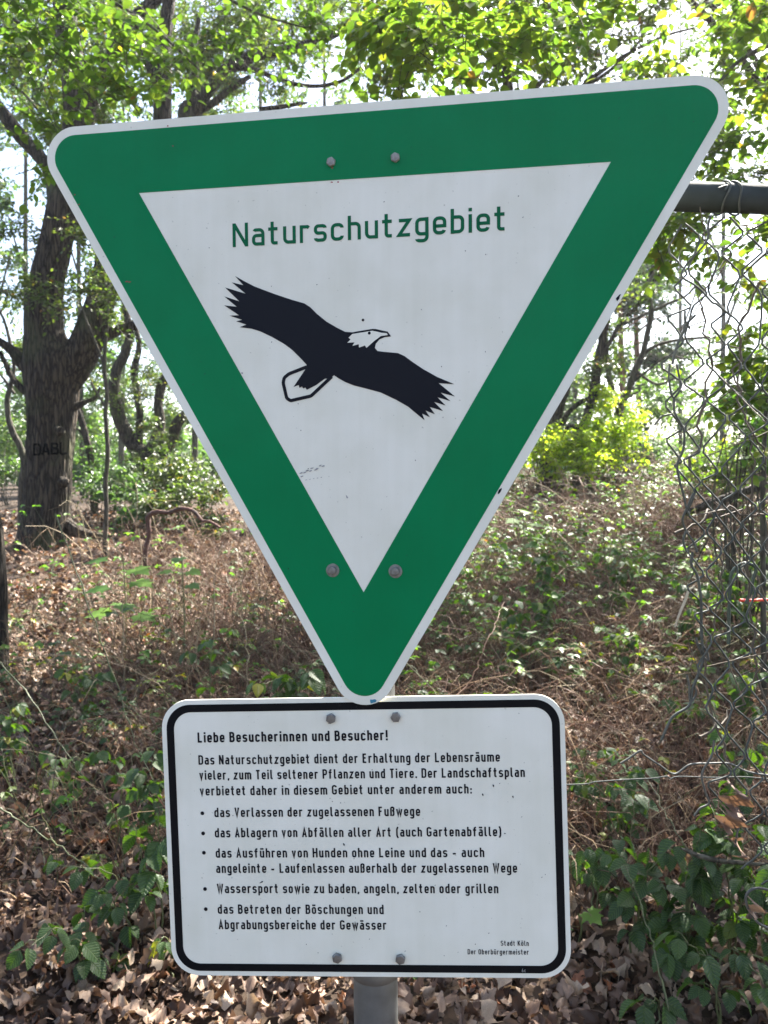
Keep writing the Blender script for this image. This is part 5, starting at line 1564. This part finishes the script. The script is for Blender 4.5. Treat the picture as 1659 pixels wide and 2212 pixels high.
DK = (0.75, 0.2, 0.05, 0.0, 0.0); MD = (0.4, 0.3, 0.15, 0.1, 0.05); LT = (0.1, 0.25, 0.3, 0.3, 0.05)
spec = [
    # base px, py, [tips (px, py, Y)...], leaf, tints, label
    ((250, 2210), [[(230, 2090, 2.45), (180, 1990, 2.4)], [(200, 2130, 2.4), (120, 2010, 2.3), (60, 2040, 2.2)]], 0.085, DK, 'dark green bramble low in the bottom left corner'),
    ((300, 2120), [[(270, 1980, 2.6), (240, 1900, 2.6), (120, 1880, 2.5)], [(290, 1990, 2.6), (230, 1920, 2.5)]], 0.08, DK, 'large dark bramble left of the notice plate, drooping leftwards'),
    ((345, 2020), [[(310, 1850, 2.6), (290, 1800, 2.6)], [(330, 1900, 2.6), (335, 1790, 2.6)]], 0.1, (0.4, 0.5, 0.1, 0, 0), 'bramble with broad bright green leaves against the left edge of the notice plate'),
    ((250, 1900), [[(260, 1780, 3.1), (262, 1700, 3.1), (250, 1660, 3.1)]], 0.075, MD, 'single upright bramble shoot with pale leaflets above the broad-leaved one'),
    ((330, 1840), [[(325, 1720, 3.1), (330, 1640, 3.0)], [(320, 1740, 3.1), (290, 1660, 3.0)]], 0.085, DK, 'bramble spray hugging the upper left edge of the notice plate'),
    ((160, 1800), [[(130, 1680, 3.5), (100, 1620, 3.4)], [(150, 1690, 3.4), (170, 1640, 3.3), (210, 1630, 3.2)]], 0.075, MD, 'spreading bramble in the middle left with grey-green leaves'),
    ((270, 2150), [[(268, 2080, 2.55), (262, 2050, 2.5)]], 0.075, LT, 'small bramble rosette with yellow-edged brown-tipped leaflets, left of the plate corner'),
    ((375, 2170), [[(380, 2090, 2.5), (372, 2065, 2.4)]], 0.07, LT, 'bramble sprig poking out under the lower left corner of the notice plate'),
    ((640, 1640), [[(600, 1500, 3.2), (560, 1465, 3.1)], [(640, 1520, 3.2), (650, 1450, 3.1)], [(640, 1500, 3.2), (690, 1465, 3.1)]], 0.09, (0.5, 0.3, 0.05, 0.1, 0.05), 'sunlit bramble left of the tip of the triangle, above the notice plate'),
    ((450, 1500), [[(455, 1430, 4.2), (450, 1395, 4.2), (420, 1420, 4.1)]], 0.09, DK, 'small dark bramble in the dry canes left of the triangle'),
    ((180, 1540), [[(170, 1480, 4.5), (140, 1450, 4.4)], [(190, 1480, 4.5), (230, 1465, 4.4)]], 0.085, MD, 'low bramble at the far edge of the leaf litter, left side'),
    ((30, 1700), [[(20, 1590, 3.6), (40, 1540, 3.5)], [(10, 1610, 3.6), (-10, 1560, 3.5)]], 0.07, MD, 'bramble cut off by the left edge above the corner plants'),
    ((1290, 1960), [[(1270, 1880, 2.7), (1260, 1830, 2.6)], [(1300, 1880, 2.7), (1340, 1830, 2.6)]], 0.085, DK, 'dark bramble tight against the right edge of the notice plate'),
    ((1370, 2020), [[(1360, 1880, 2.5), (1350, 1820, 2.5)], [(1380, 1900, 2.5), (1410, 1830, 2.5)], [(1380, 1920, 2.5), (1430, 1900, 2.4)]], 0.09, DK, 'large bramble with glossy leaves in the lower right'),
    ((1480, 2010), [[(1470, 1880, 2.4), (1450, 1830, 2.4)], [(1490, 1880, 2.4), (1500, 1790, 2.4)], [(1500, 1890, 2.4), (1560, 1830, 2.4)]], 0.09, DK, 'dense bramble heap under the hanging brown leaves'),
    ((1580, 1990), [[(1570, 1860, 2.4), (1540, 1780, 2.4)], [(1590, 1860, 2.4), (1640, 1790, 2.4)], [(1600, 1890, 2.4), (1660, 1860, 2.3)]], 0.09, (0.6, 0.25, 0.1, 0.05, 0), 'sun-glossed bramble at the right edge beneath the torn mesh'),
    ((1660, 2040), [[(1650, 1940, 2.3), (1620, 1900, 2.3)], [(1670, 1940, 2.3), (1690, 1860, 2.2)]], 0.09, DK, 'bramble half cut off by the right edge, lowest of the heap'),
    ((1310, 1760), [[(1290, 1700, 3.2), (1265, 1700, 3.1)], [(1310, 1700, 3.2), (1350, 1690, 3.1)]], 0.085, (0.7, 0.1, 0.1, 0.1, 0), 'bramble below the stray wire beside the upper notice plate'),
    ((1350, 1830), [[(1350, 1730, 3.0), (1380, 1690, 3.0)], [(1345, 1740, 3.0), (1370, 1700, 2.9)]], 0.09, DK, 'bramble with long drooping leaves hanging just under the stray wire'),
    ((1270, 1720), [[(1260, 1650, 3.4), (1300, 1625, 3.3)]], 0.07, LT, 'small yellowing bramble above the stray wire'),
    ((1430, 2130), [[(1420, 2080, 2.4), (1430, 2060, 2.35)]], 0.1, DK, 'five-leaved dark bramble rosette low in the right foreground'),
    ((1430, 2230), [[(1440, 2180, 2.2), (1430, 2150, 2.15)]], 0.1, DK, 'dark bramble rosette at the bottom right edge of the picture'),
    ((1560, 2160), [[(1550, 2080, 2.2), (1490, 2040, 2.2)], [(1560, 2090, 2.2), (1600, 2060, 2.2), (1640, 2110, 2.1)]], 0.085, (0.5, 0.4, 0.1, 0, 0), 'trailing bramble with folded shiny leaves in the bottom right corner'),
    ((1500, 1600), [[(1480, 1540, 4.0), (1450, 1510, 4.0)], [(1510, 1540, 4.0), (1540, 1500, 4.0)]], 0.09, DK, 'bramble behind the fence tangle at mid height'),
    ((1610, 1560), [[(1600, 1500, 4.0), (1570, 1460, 3.9)], [(1620, 1490, 4.0), (1650, 1460, 4.0)]], 0.09, MD, 'bramble behind the fence below the red strip'),
    ((1580, 1760), [[(1570, 1660, 3.0), (1550, 1600, 3.0)], [(1600, 1670, 3.0), (1640, 1620, 3.0)]], 0.085, MD, 'bramble just behind the lower mesh near the right edge'),
    ((1330, 1480), [[(1320, 1400, 4.8), (1300, 1370, 4.8)], [(1340, 1410, 4.8), (1370, 1380, 4.8)]], 0.09, MD, 'bramble with a yellow-orange leaf in the dry canes right of the triangle'),
    ((1180, 1300), [[(1170, 1230, 5.6), (1140, 1200, 5.6)], [(1190, 1230, 5.6), (1220, 1210, 5.6)], [(1180, 1240, 5.6), (1180, 1200, 5.6)]], 0.09, (0.2, 0.3, 0.3, 0.2, 0), 'pale sunlit bramble beside the lower right slope of the triangle'),
    ((1330, 1290), [[(1320, 1230, 5.9), (1290, 1210, 5.9)], [(1340, 1230, 5.9), (1380, 1210, 5.9)], [(1340, 1250, 5.9), (1420, 1230, 5.9)]], 0.09, (0.2, 0.3, 0.3, 0.2, 0), 'bright green bramble in the middle of the bank'),
    ((1120, 1380), [[(1100, 1320, 5), (1080, 1290, 5)], [(1130, 1320, 5), (1160, 1300, 5)]], 0.09, MD, 'small bramble close to the white edge of the triangle low on the right'),
    ((1500, 1350), [[(1490, 1290, 5.2), (1460, 1260, 5.2)], [(1510, 1290, 5.2), (1550, 1270, 5.2)]], 0.09, MD, 'bramble on the bank seen through the left part of the mesh'),
    ((1600, 1330), [[(1590, 1260, 5.2), (1560, 1230, 5.2)], [(1610, 1260, 5.2), (1640, 1220, 5.2)]], 0.09, MD, 'bramble on the bank seen through the mesh at the right edge'),
    ((880, 2200), [[(885, 2130, 2.5), (880, 2110, 2.45)], [(890, 2170, 2.5), (915, 2150, 2.45)]], 0.07, LT, 'bramble sprig just right of the post foot below the plate'),
    ((730, 2215), [[(725, 2160, 2.5), (715, 2140, 2.45)]], 0.07, DK, 'bramble sprig just left of the post below the plate'),
    ((600, 2150), [[(600, 2080, 2.8), (620, 2060, 2.8)]], 0.07, DK, 'bramble mostly hidden behind the bottom of the notice plate'),
]
for (bx, by), tips, lf, tn, lab in spec:
    Ym = np.mean([p[2] for t in tips for p in t])
    g = at(bx, by, Ym); g[2] = float(hgt(g[0], g[1]))
    bramble(g, [[tipat(*p) for p in t] for t in tips], lf * 0.72, lab, 'bramble plants in the undergrowth', tn)

# long arching pale canes
for pts, lab in [
        ([(-30, 1450, 4.4), (30, 1425, 4.4), (130, 1415, 4.4), (230, 1430, 4.4), (330, 1470, 4.3), (400, 1540, 4.2)], 'long pale cane arching low across the litter at the left'),
        ([(0, 1430, 3.8), (60, 1500, 3.7), (110, 1580, 3.6), (170, 1660, 3.5), (240, 1760, 3.3), (330, 1900, 3.0)], 'green bramble cane running diagonally down the left side'),
        ([(120, 1110, 3.6), (190, 1300, 3.5), (260, 1500, 3.4), (300, 1620, 3.3), (380, 1780, 3.1)], 'tall bramble cane slanting down towards the notice plate'),
        ([(0, 1745, 2.9), (100, 1810, 2.9), (200, 1880, 2.8), (240, 1920, 2.8)], 'green bramble cane low at the left edge'),
        ([(160, 1560, 3.8), (260, 1545, 3.6), (360, 1555, 3.5), (430, 1580, 3.4)], 'thin brown cane lying across the middle left'),
        ([(1225, 1420, 4.2), (1330, 1450, 4), (1420, 1500, 3.9), (1500, 1590, 3.8)], 'thin brown cane sloping down right of the triangle'),
        ([(900, 1560, 3.6), (1010, 1480, 3.8), (1060, 1370, 4), (1090, 1300, 4.3)], 'reddish cane rising behind the notice plate beside the triangle'),
        ([(300, 2150, 2.6), (250, 2060, 2.55), (330, 2200, 2.5)][:2] + [(230, 1980, 2.6)], 'mossy green cane bending up from the litter at the bottom left'),
        ([(1460, 2260, 2.1), (1400, 2000, 2.3), (1350, 1870, 2.4)], 'thin dark cane rising through the lower right brambles'),
        ([(1600, 1990, 2.4), (1500, 1860, 2.6), (1440, 1760, 2.8), (1360, 1620, 3.1)], 'green cane slanting through the lower right brambles')]:
    W = [at(*p) for p in pts]
    P = smooth_path(W, 30); P[1:-1] += rng.normal(size=(28, 3)) * 0.004
    b_ = np.array([P[0][0], P[0][1], float(hgt(P[0][0], P[0][1]))])
    mb = MB(b_); V, Fq = tubes(P[None], (0.0026 * np.linspace(1.2, 0.5, 30) * (1 + 0.35 * (np.arange(30) % 6 == 0)))[None], 6); mb.add(V, Fq, 0.8 if 'pale' in lab else rng.uniform(0.2, 0.5))
    o = mb.build('bramble_cane', CANE if 'pale' in lab or 'brown' in lab or 'reddish' in lab else GREENCANE); o.location = tuple(b_)
    tag(o, lab, 'cane')

# ------------------------------------------------------------------ maple seedlings
def maple_leaf():
    pts = []
    for a, r_ in [(-90, 0.12), (-62, 0.42), (-48, 0.36), (-28, 0.72), (-16, 0.55), (4, 0.62), (16, 0.95), (28, 0.6), (38, 0.55), (50, 0.85), (60, 0.7), (74, 0.78), (90, 1.1)]:
        pts.append((math.cos(rad(a)) * r_ * 0.8, math.sin(rad(a)) * r_ * 0.8 + 0.1))
    R_ = pts; Lp = [(-x, y) for x, y in pts[::-1]][1:-1]
    out = R_ + Lp
    V = [(0, 0.15, 0)] + [(x, y, -0.12 * (x * x + y * y) + 0.05 * abs(x)) for x, y in out]
    n = len(out)
    F = [(0, 1 + i, 1 + (i + 1) % n) for i in range(n)]
    return np.array(V), np.array(F)


mv, mf = maple_leaf()
mlm = [mesh_np('leaf', mv, [mf], LEAF_MAPLE, np.full(len(mf), t)) for t in (0.1, 0.5, 0.9)]
for (bx, by, Y, hh, lf, sp, lab) in [(268, 1290, 5.6, 0.75, 0.16, [(-60, 1.0), (40, 0.9), (-45, 0.72), (50, 0.78), (10, 0.55), (60, 0.45), (-30, 0.45)], 'maple seedling with flat bright green leaves in front of the big oak'),
                                     (1250, 2100, 2.6, 0.1, 0.065, [(10, 1), (-50, 0.6)], 'maple seedling beside the lower right corner of the notice plate'),
                                     (1440, 2140, 2.45, 0.1, 0.06, [(-20, 1), (60, 0.7)], 'maple seedling between two dark bramble rosettes'),
                                     (395, 1350, 5.2, 0.8, 0.1, [(0, 1.0), (30, 0.9), (-30, 0.9), (50, 0.8)], 'slim seedling with a whorl of lime leaves left of the triangle'),
                                     (1130, 1180, 7.0, 0.8, 0.12, [(0, 1), (-30, 0.9), (30, 0.85), (50, 0.7), (-50, 0.7), (10, 0.6)], 'sunlit maple seedling against the right slope of the triangle')]:
    g = at(bx, by, Y); g[2] = float(hgt(g[0], g[1]))
    root = empty('maple_seedling', tuple(g), lab, 'seedling', 'maple seedlings')
    mb = MB(g)
    P = smooth_path([g, g + np.array([0.01, 0, hh * 0.5]), g + np.array([0, 0, hh])], 8)
    V, Fq = tubes(P[None], np.full((1, 8), 0.004), 5); mb.add(V, Fq, 0.6)
    for (a, f) in sp:
        h0 = g + np.array([0, 0, hh * f * 0.93]); sd = 1 if a >= 0 else -1
        for side in (1,):
            d = norm(np.array([math.sin(rad(a)) , -0.5 * rng.random() - 0.1, 0.25]))
            e = h0 + d * lf * 0.8
            V, Fq = tubes(smooth_path([h0, e], 4)[None], np.full((1, 4), 0.002), 3); mb.add(V, Fq, 0.8)
            o = link('leaf', mlm[rng.integers(0, 3)], root)
            dd = norm(np.array([d[0], d[1], -0.12])); nr = norm(np.array([0, -0.25, 1]) + rng.normal(size=3) * 0.15)
            o.matrix_basis = mat44(frames(dd[None], nr[None])[0], e - g, lf)
    mb.build('stem', GREENCANE, root)

# ------------------------------------------------------------------ fallen wood and oddments
def stick(name, label, pts, mat, S=10, seed=1, cat='branch'):
    b_ = at(pts[0][0], pts[0][1], pts[0][3])
    mb = MB(b_)
    W = [at(p[0], p[1], p[3]) for p in pts]; n = len(pts) * 7
    P = smooth_path(W, n); rr = np.interp(np.linspace(0, len(pts) - 1, n), np.arange(len(pts)), [p[2] * p[3] / F0 for p in pts])
    bump = 1 + 0.14 * rng.normal(size=(1, n, S))
    V, Fq = tubes(P[None], rr[None], S, bump); mb.add(V, Fq)
    o = mb.build(name, mat); o.location = tuple(b_)
    return tag(o, label, cat)


DARKTWIG = simple_mat('dry_twig_bark', (0.075, 0.06, 0.045), 0.8)
REDWOOD = simple_mat('reddish_bark', (0.12, 0.055, 0.04), 0.85, 0, (0.04, 0.025, 0.02), 9, 1.0)
stick('fallen_branch', 'reddish bent dead branch arching over the litter left of the triangle', [(318, 1240, 4, 7.6), (314, 1195, 5, 7.6), (322, 1150, 5, 7.6), (320, 1118, 6, 7.6), (338, 1106, 5, 7.55), (366, 1107, 4, 7.5), (392, 1099, 5, 7.4), (418, 1104, 4, 7.35), (436, 1124, 3.5, 7.3), (452, 1126, 3, 7.25), (476, 1140, 2.5, 7.2)], REDWOOD)
stick('fallen_branch', 'dark dead branch lying behind the brambles right of the notice plate', [(1290, 1735, 5, 3.3), (1370, 1737, 8, 3.35), (1440, 1740, 11, 3.4), (1500, 1748, 11, 3.4), (1560, 1755, 9, 3.3), (1670, 1775, 7, 3.2)], BARK)
stick('fallen_branch', 'thin mossy stick resting on the lower right brambles', [(1470, 1832, 3, 2.35), (1520, 1852, 6, 2.35), (1580, 1862, 5, 2.35), (1680, 1870, 4, 2.3)], BARK2)
stick('fallen_branch', 'dark log lying in the shade behind the fence mesh', [(1480, 1110, 6, 8.0), (1540, 1085, 9, 8.0), (1600, 1065, 9, 8.0), (1680, 1040, 7, 8.0)], BARK)
stick('pale_stick', 'pale barkless stick leaning in the dry canes right of the triangle', [(1458, 1354, 1.5, 4.4), (1468, 1326, 2.4, 4.4), (1480, 1298, 2.8, 4.4), (1488, 1276, 2.4, 4.4), (1500, 1266, 1.5, 4.4)], simple_mat('bare_wood', (0.55, 0.46, 0.33), 0.7), cat='stick')
stick('twig_loop', 'dark green hooked twig looping over behind the fence mesh', [(p[0] * 1659 / 2448, p[1] * 1659 / 2448, 3.6, 1.75) for p in c3([(1010, 1080), (1015, 900), (1015, 700), (1030, 450), (1045, 260), (1110, 170), (1190, 130), (1290, 150), (1330, 210), (1300, 320), (1275, 460), (1210, 610)])], simple_mat('dark_twig', (0.02, 0.035, 0.025), 0.5), cat='twig')
stick('red_strip', 'bright red plastic strip behind the mesh at the right edge', [(p[0] * 1659 / 2448, p[1] * 1659 / 2448, 3.2, 3.0) for p in c3([(1140, 565), (1250, 566), (1400, 562), (1475, 560), (1700, 565)])], REDTAPE, cat='strip')
# twigs and creepers grown through the mesh
for i, pts in enumerate([[(2200, 1500), (2260, 1200), (2240, 950), (2330, 800)], [(2450, 2300), (2380, 1900), (2400, 1500), (2350, 1200)], [(2150, 1700), (2300, 1620), (2440, 1640), (2520, 1600)], [(2330, 2450), (2250, 2150), (2300, 1850), (2280, 1600)],
                         [(2420, 900), (2350, 1100), (2380, 1350), (2470, 1500)], [(2230, 2350), (2350, 2250), (2450, 2050), (2530, 1900)]]):
    P = smooth_path([on_fence(px, py, 0.02 + 0.02 * (j % 2)) for j, (px, py) in enumerate(pts)], 26)
    P[1:-1] += rng.normal(size=(24, 3)) * 0.004
    b_ = P[0].copy(); mb = MB(b_)
    V, Fq = tubes(P[None], (0.0021 * np.linspace(1.1, 0.5, 26) * (1 + 0.4 * (np.arange(26) % 5 == 0)))[None], 5); mb.add(V, Fq, 0.2)
    for j in range(4, 26, 5):
        e = P[j] + rng.normal(size=3) * 0.05 + np.array([0, 0, 0.02])
        V, Fq = tubes(smooth_path([P[j], e], 4)[None], np.full((1, 4), 0.0011), 3); mb.add(V, Fq, 0.2)
    o = mb.build('creeper_twig', DARKTWIG); o.location = tuple(b_)
    tag(o, 'dry creeper twig woven through the mesh ' + ['at the torn upper left edge', 'beside the hooked green twig, running up', 'crossing level below the sunlit bank', 'below the middle of the torn edge', 'high up near the right edge', 'slanting up to the right above the stray wire'][i], 'twig')
# curled brown leaves caught in the wires
for i, ((px, py), tint_, L) in enumerate([((2350, 2550), 0.15, 0.062), ((2332, 2625), 0.2, 0.055), ((2358, 2700), 0.35, 0.05), ((2405, 2900), 0.3, 0.04)]):
    tv, tf = OAKN[(i * 2) % 7]; tv = tv * np.array([0.8, 1, 1.6])
    me_ = mesh_np('caught_leaf', tv, [tf], LITTER, np.full(len(tf), 0.4 + 0.1 * i))
    o = link('caught_leaf', me_)
    p = on_fence(px, py, -0.06)
    o.matrix_world = mat44(frames(norm(np.array([[0.15, 0.1, -1.0]])), norm(np.array([[0.3, -1.0, 0.2]])))[0], p, L)
    tag(o, ['curled rusty brown leaf hanging in the mesh, highest of the hanging leaves', 'curled rusty brown leaf hanging in the mesh, middle of the three in a string', 'curled rusty brown leaf hanging in the mesh, lowest of the three in a string', 'small brown leaf caught under the looped wire end low at the right'][i], 'dead leaf')

# thin haze volume added so the sun gives a soft glow at the right
hm, ht_, ho = new_mat('haze')
vp = nd(ht_, 'ShaderNodeVolumePrincipled')
vp.inputs['Density'].default_value = 0.0007
vp.inputs['Anisotropy'].default_value = 0.55
vp.inputs['Color'].default_value = (0.93, 0.96, 1.0, 1)
ht_.links.new(vp.outputs[0], ho.inputs['Volume'])
zt_ = 0.0
for o in bpy.data.objects:
    if o.type == 'MESH' and len(o.data.vertices) and o.name != 'ground':
        for c_ in o.bound_box:
            zt_ = max(zt_, c_[2] + (o.parent.location[2] if o.parent else o.location[2]))
zb_ = float(Vg[:, 2].min()) - 1.0; zt_ += 1.0
hv = np.array([(x, y, z) for x in (-305, 305) for y in (-305, 405) for z in (zb_, zt_)], float)
hz = link('haze', mesh_np('haze', hv, [np.array([[0, 1, 3, 2], [4, 6, 7, 5], [0, 4, 5, 1], [2, 3, 7, 6], [0, 2, 6, 4], [1, 5, 7, 3]])], hm, smooth=False))
tag(hz, 'thin haze added between the trees for sun glow', kind='stuff')

nt_ = sum(len(o.data.polygons) * 2 for o in bpy.data.objects if o.type == 'MESH')
print('objects', len(bpy.data.objects), 'approx tris', nt_)
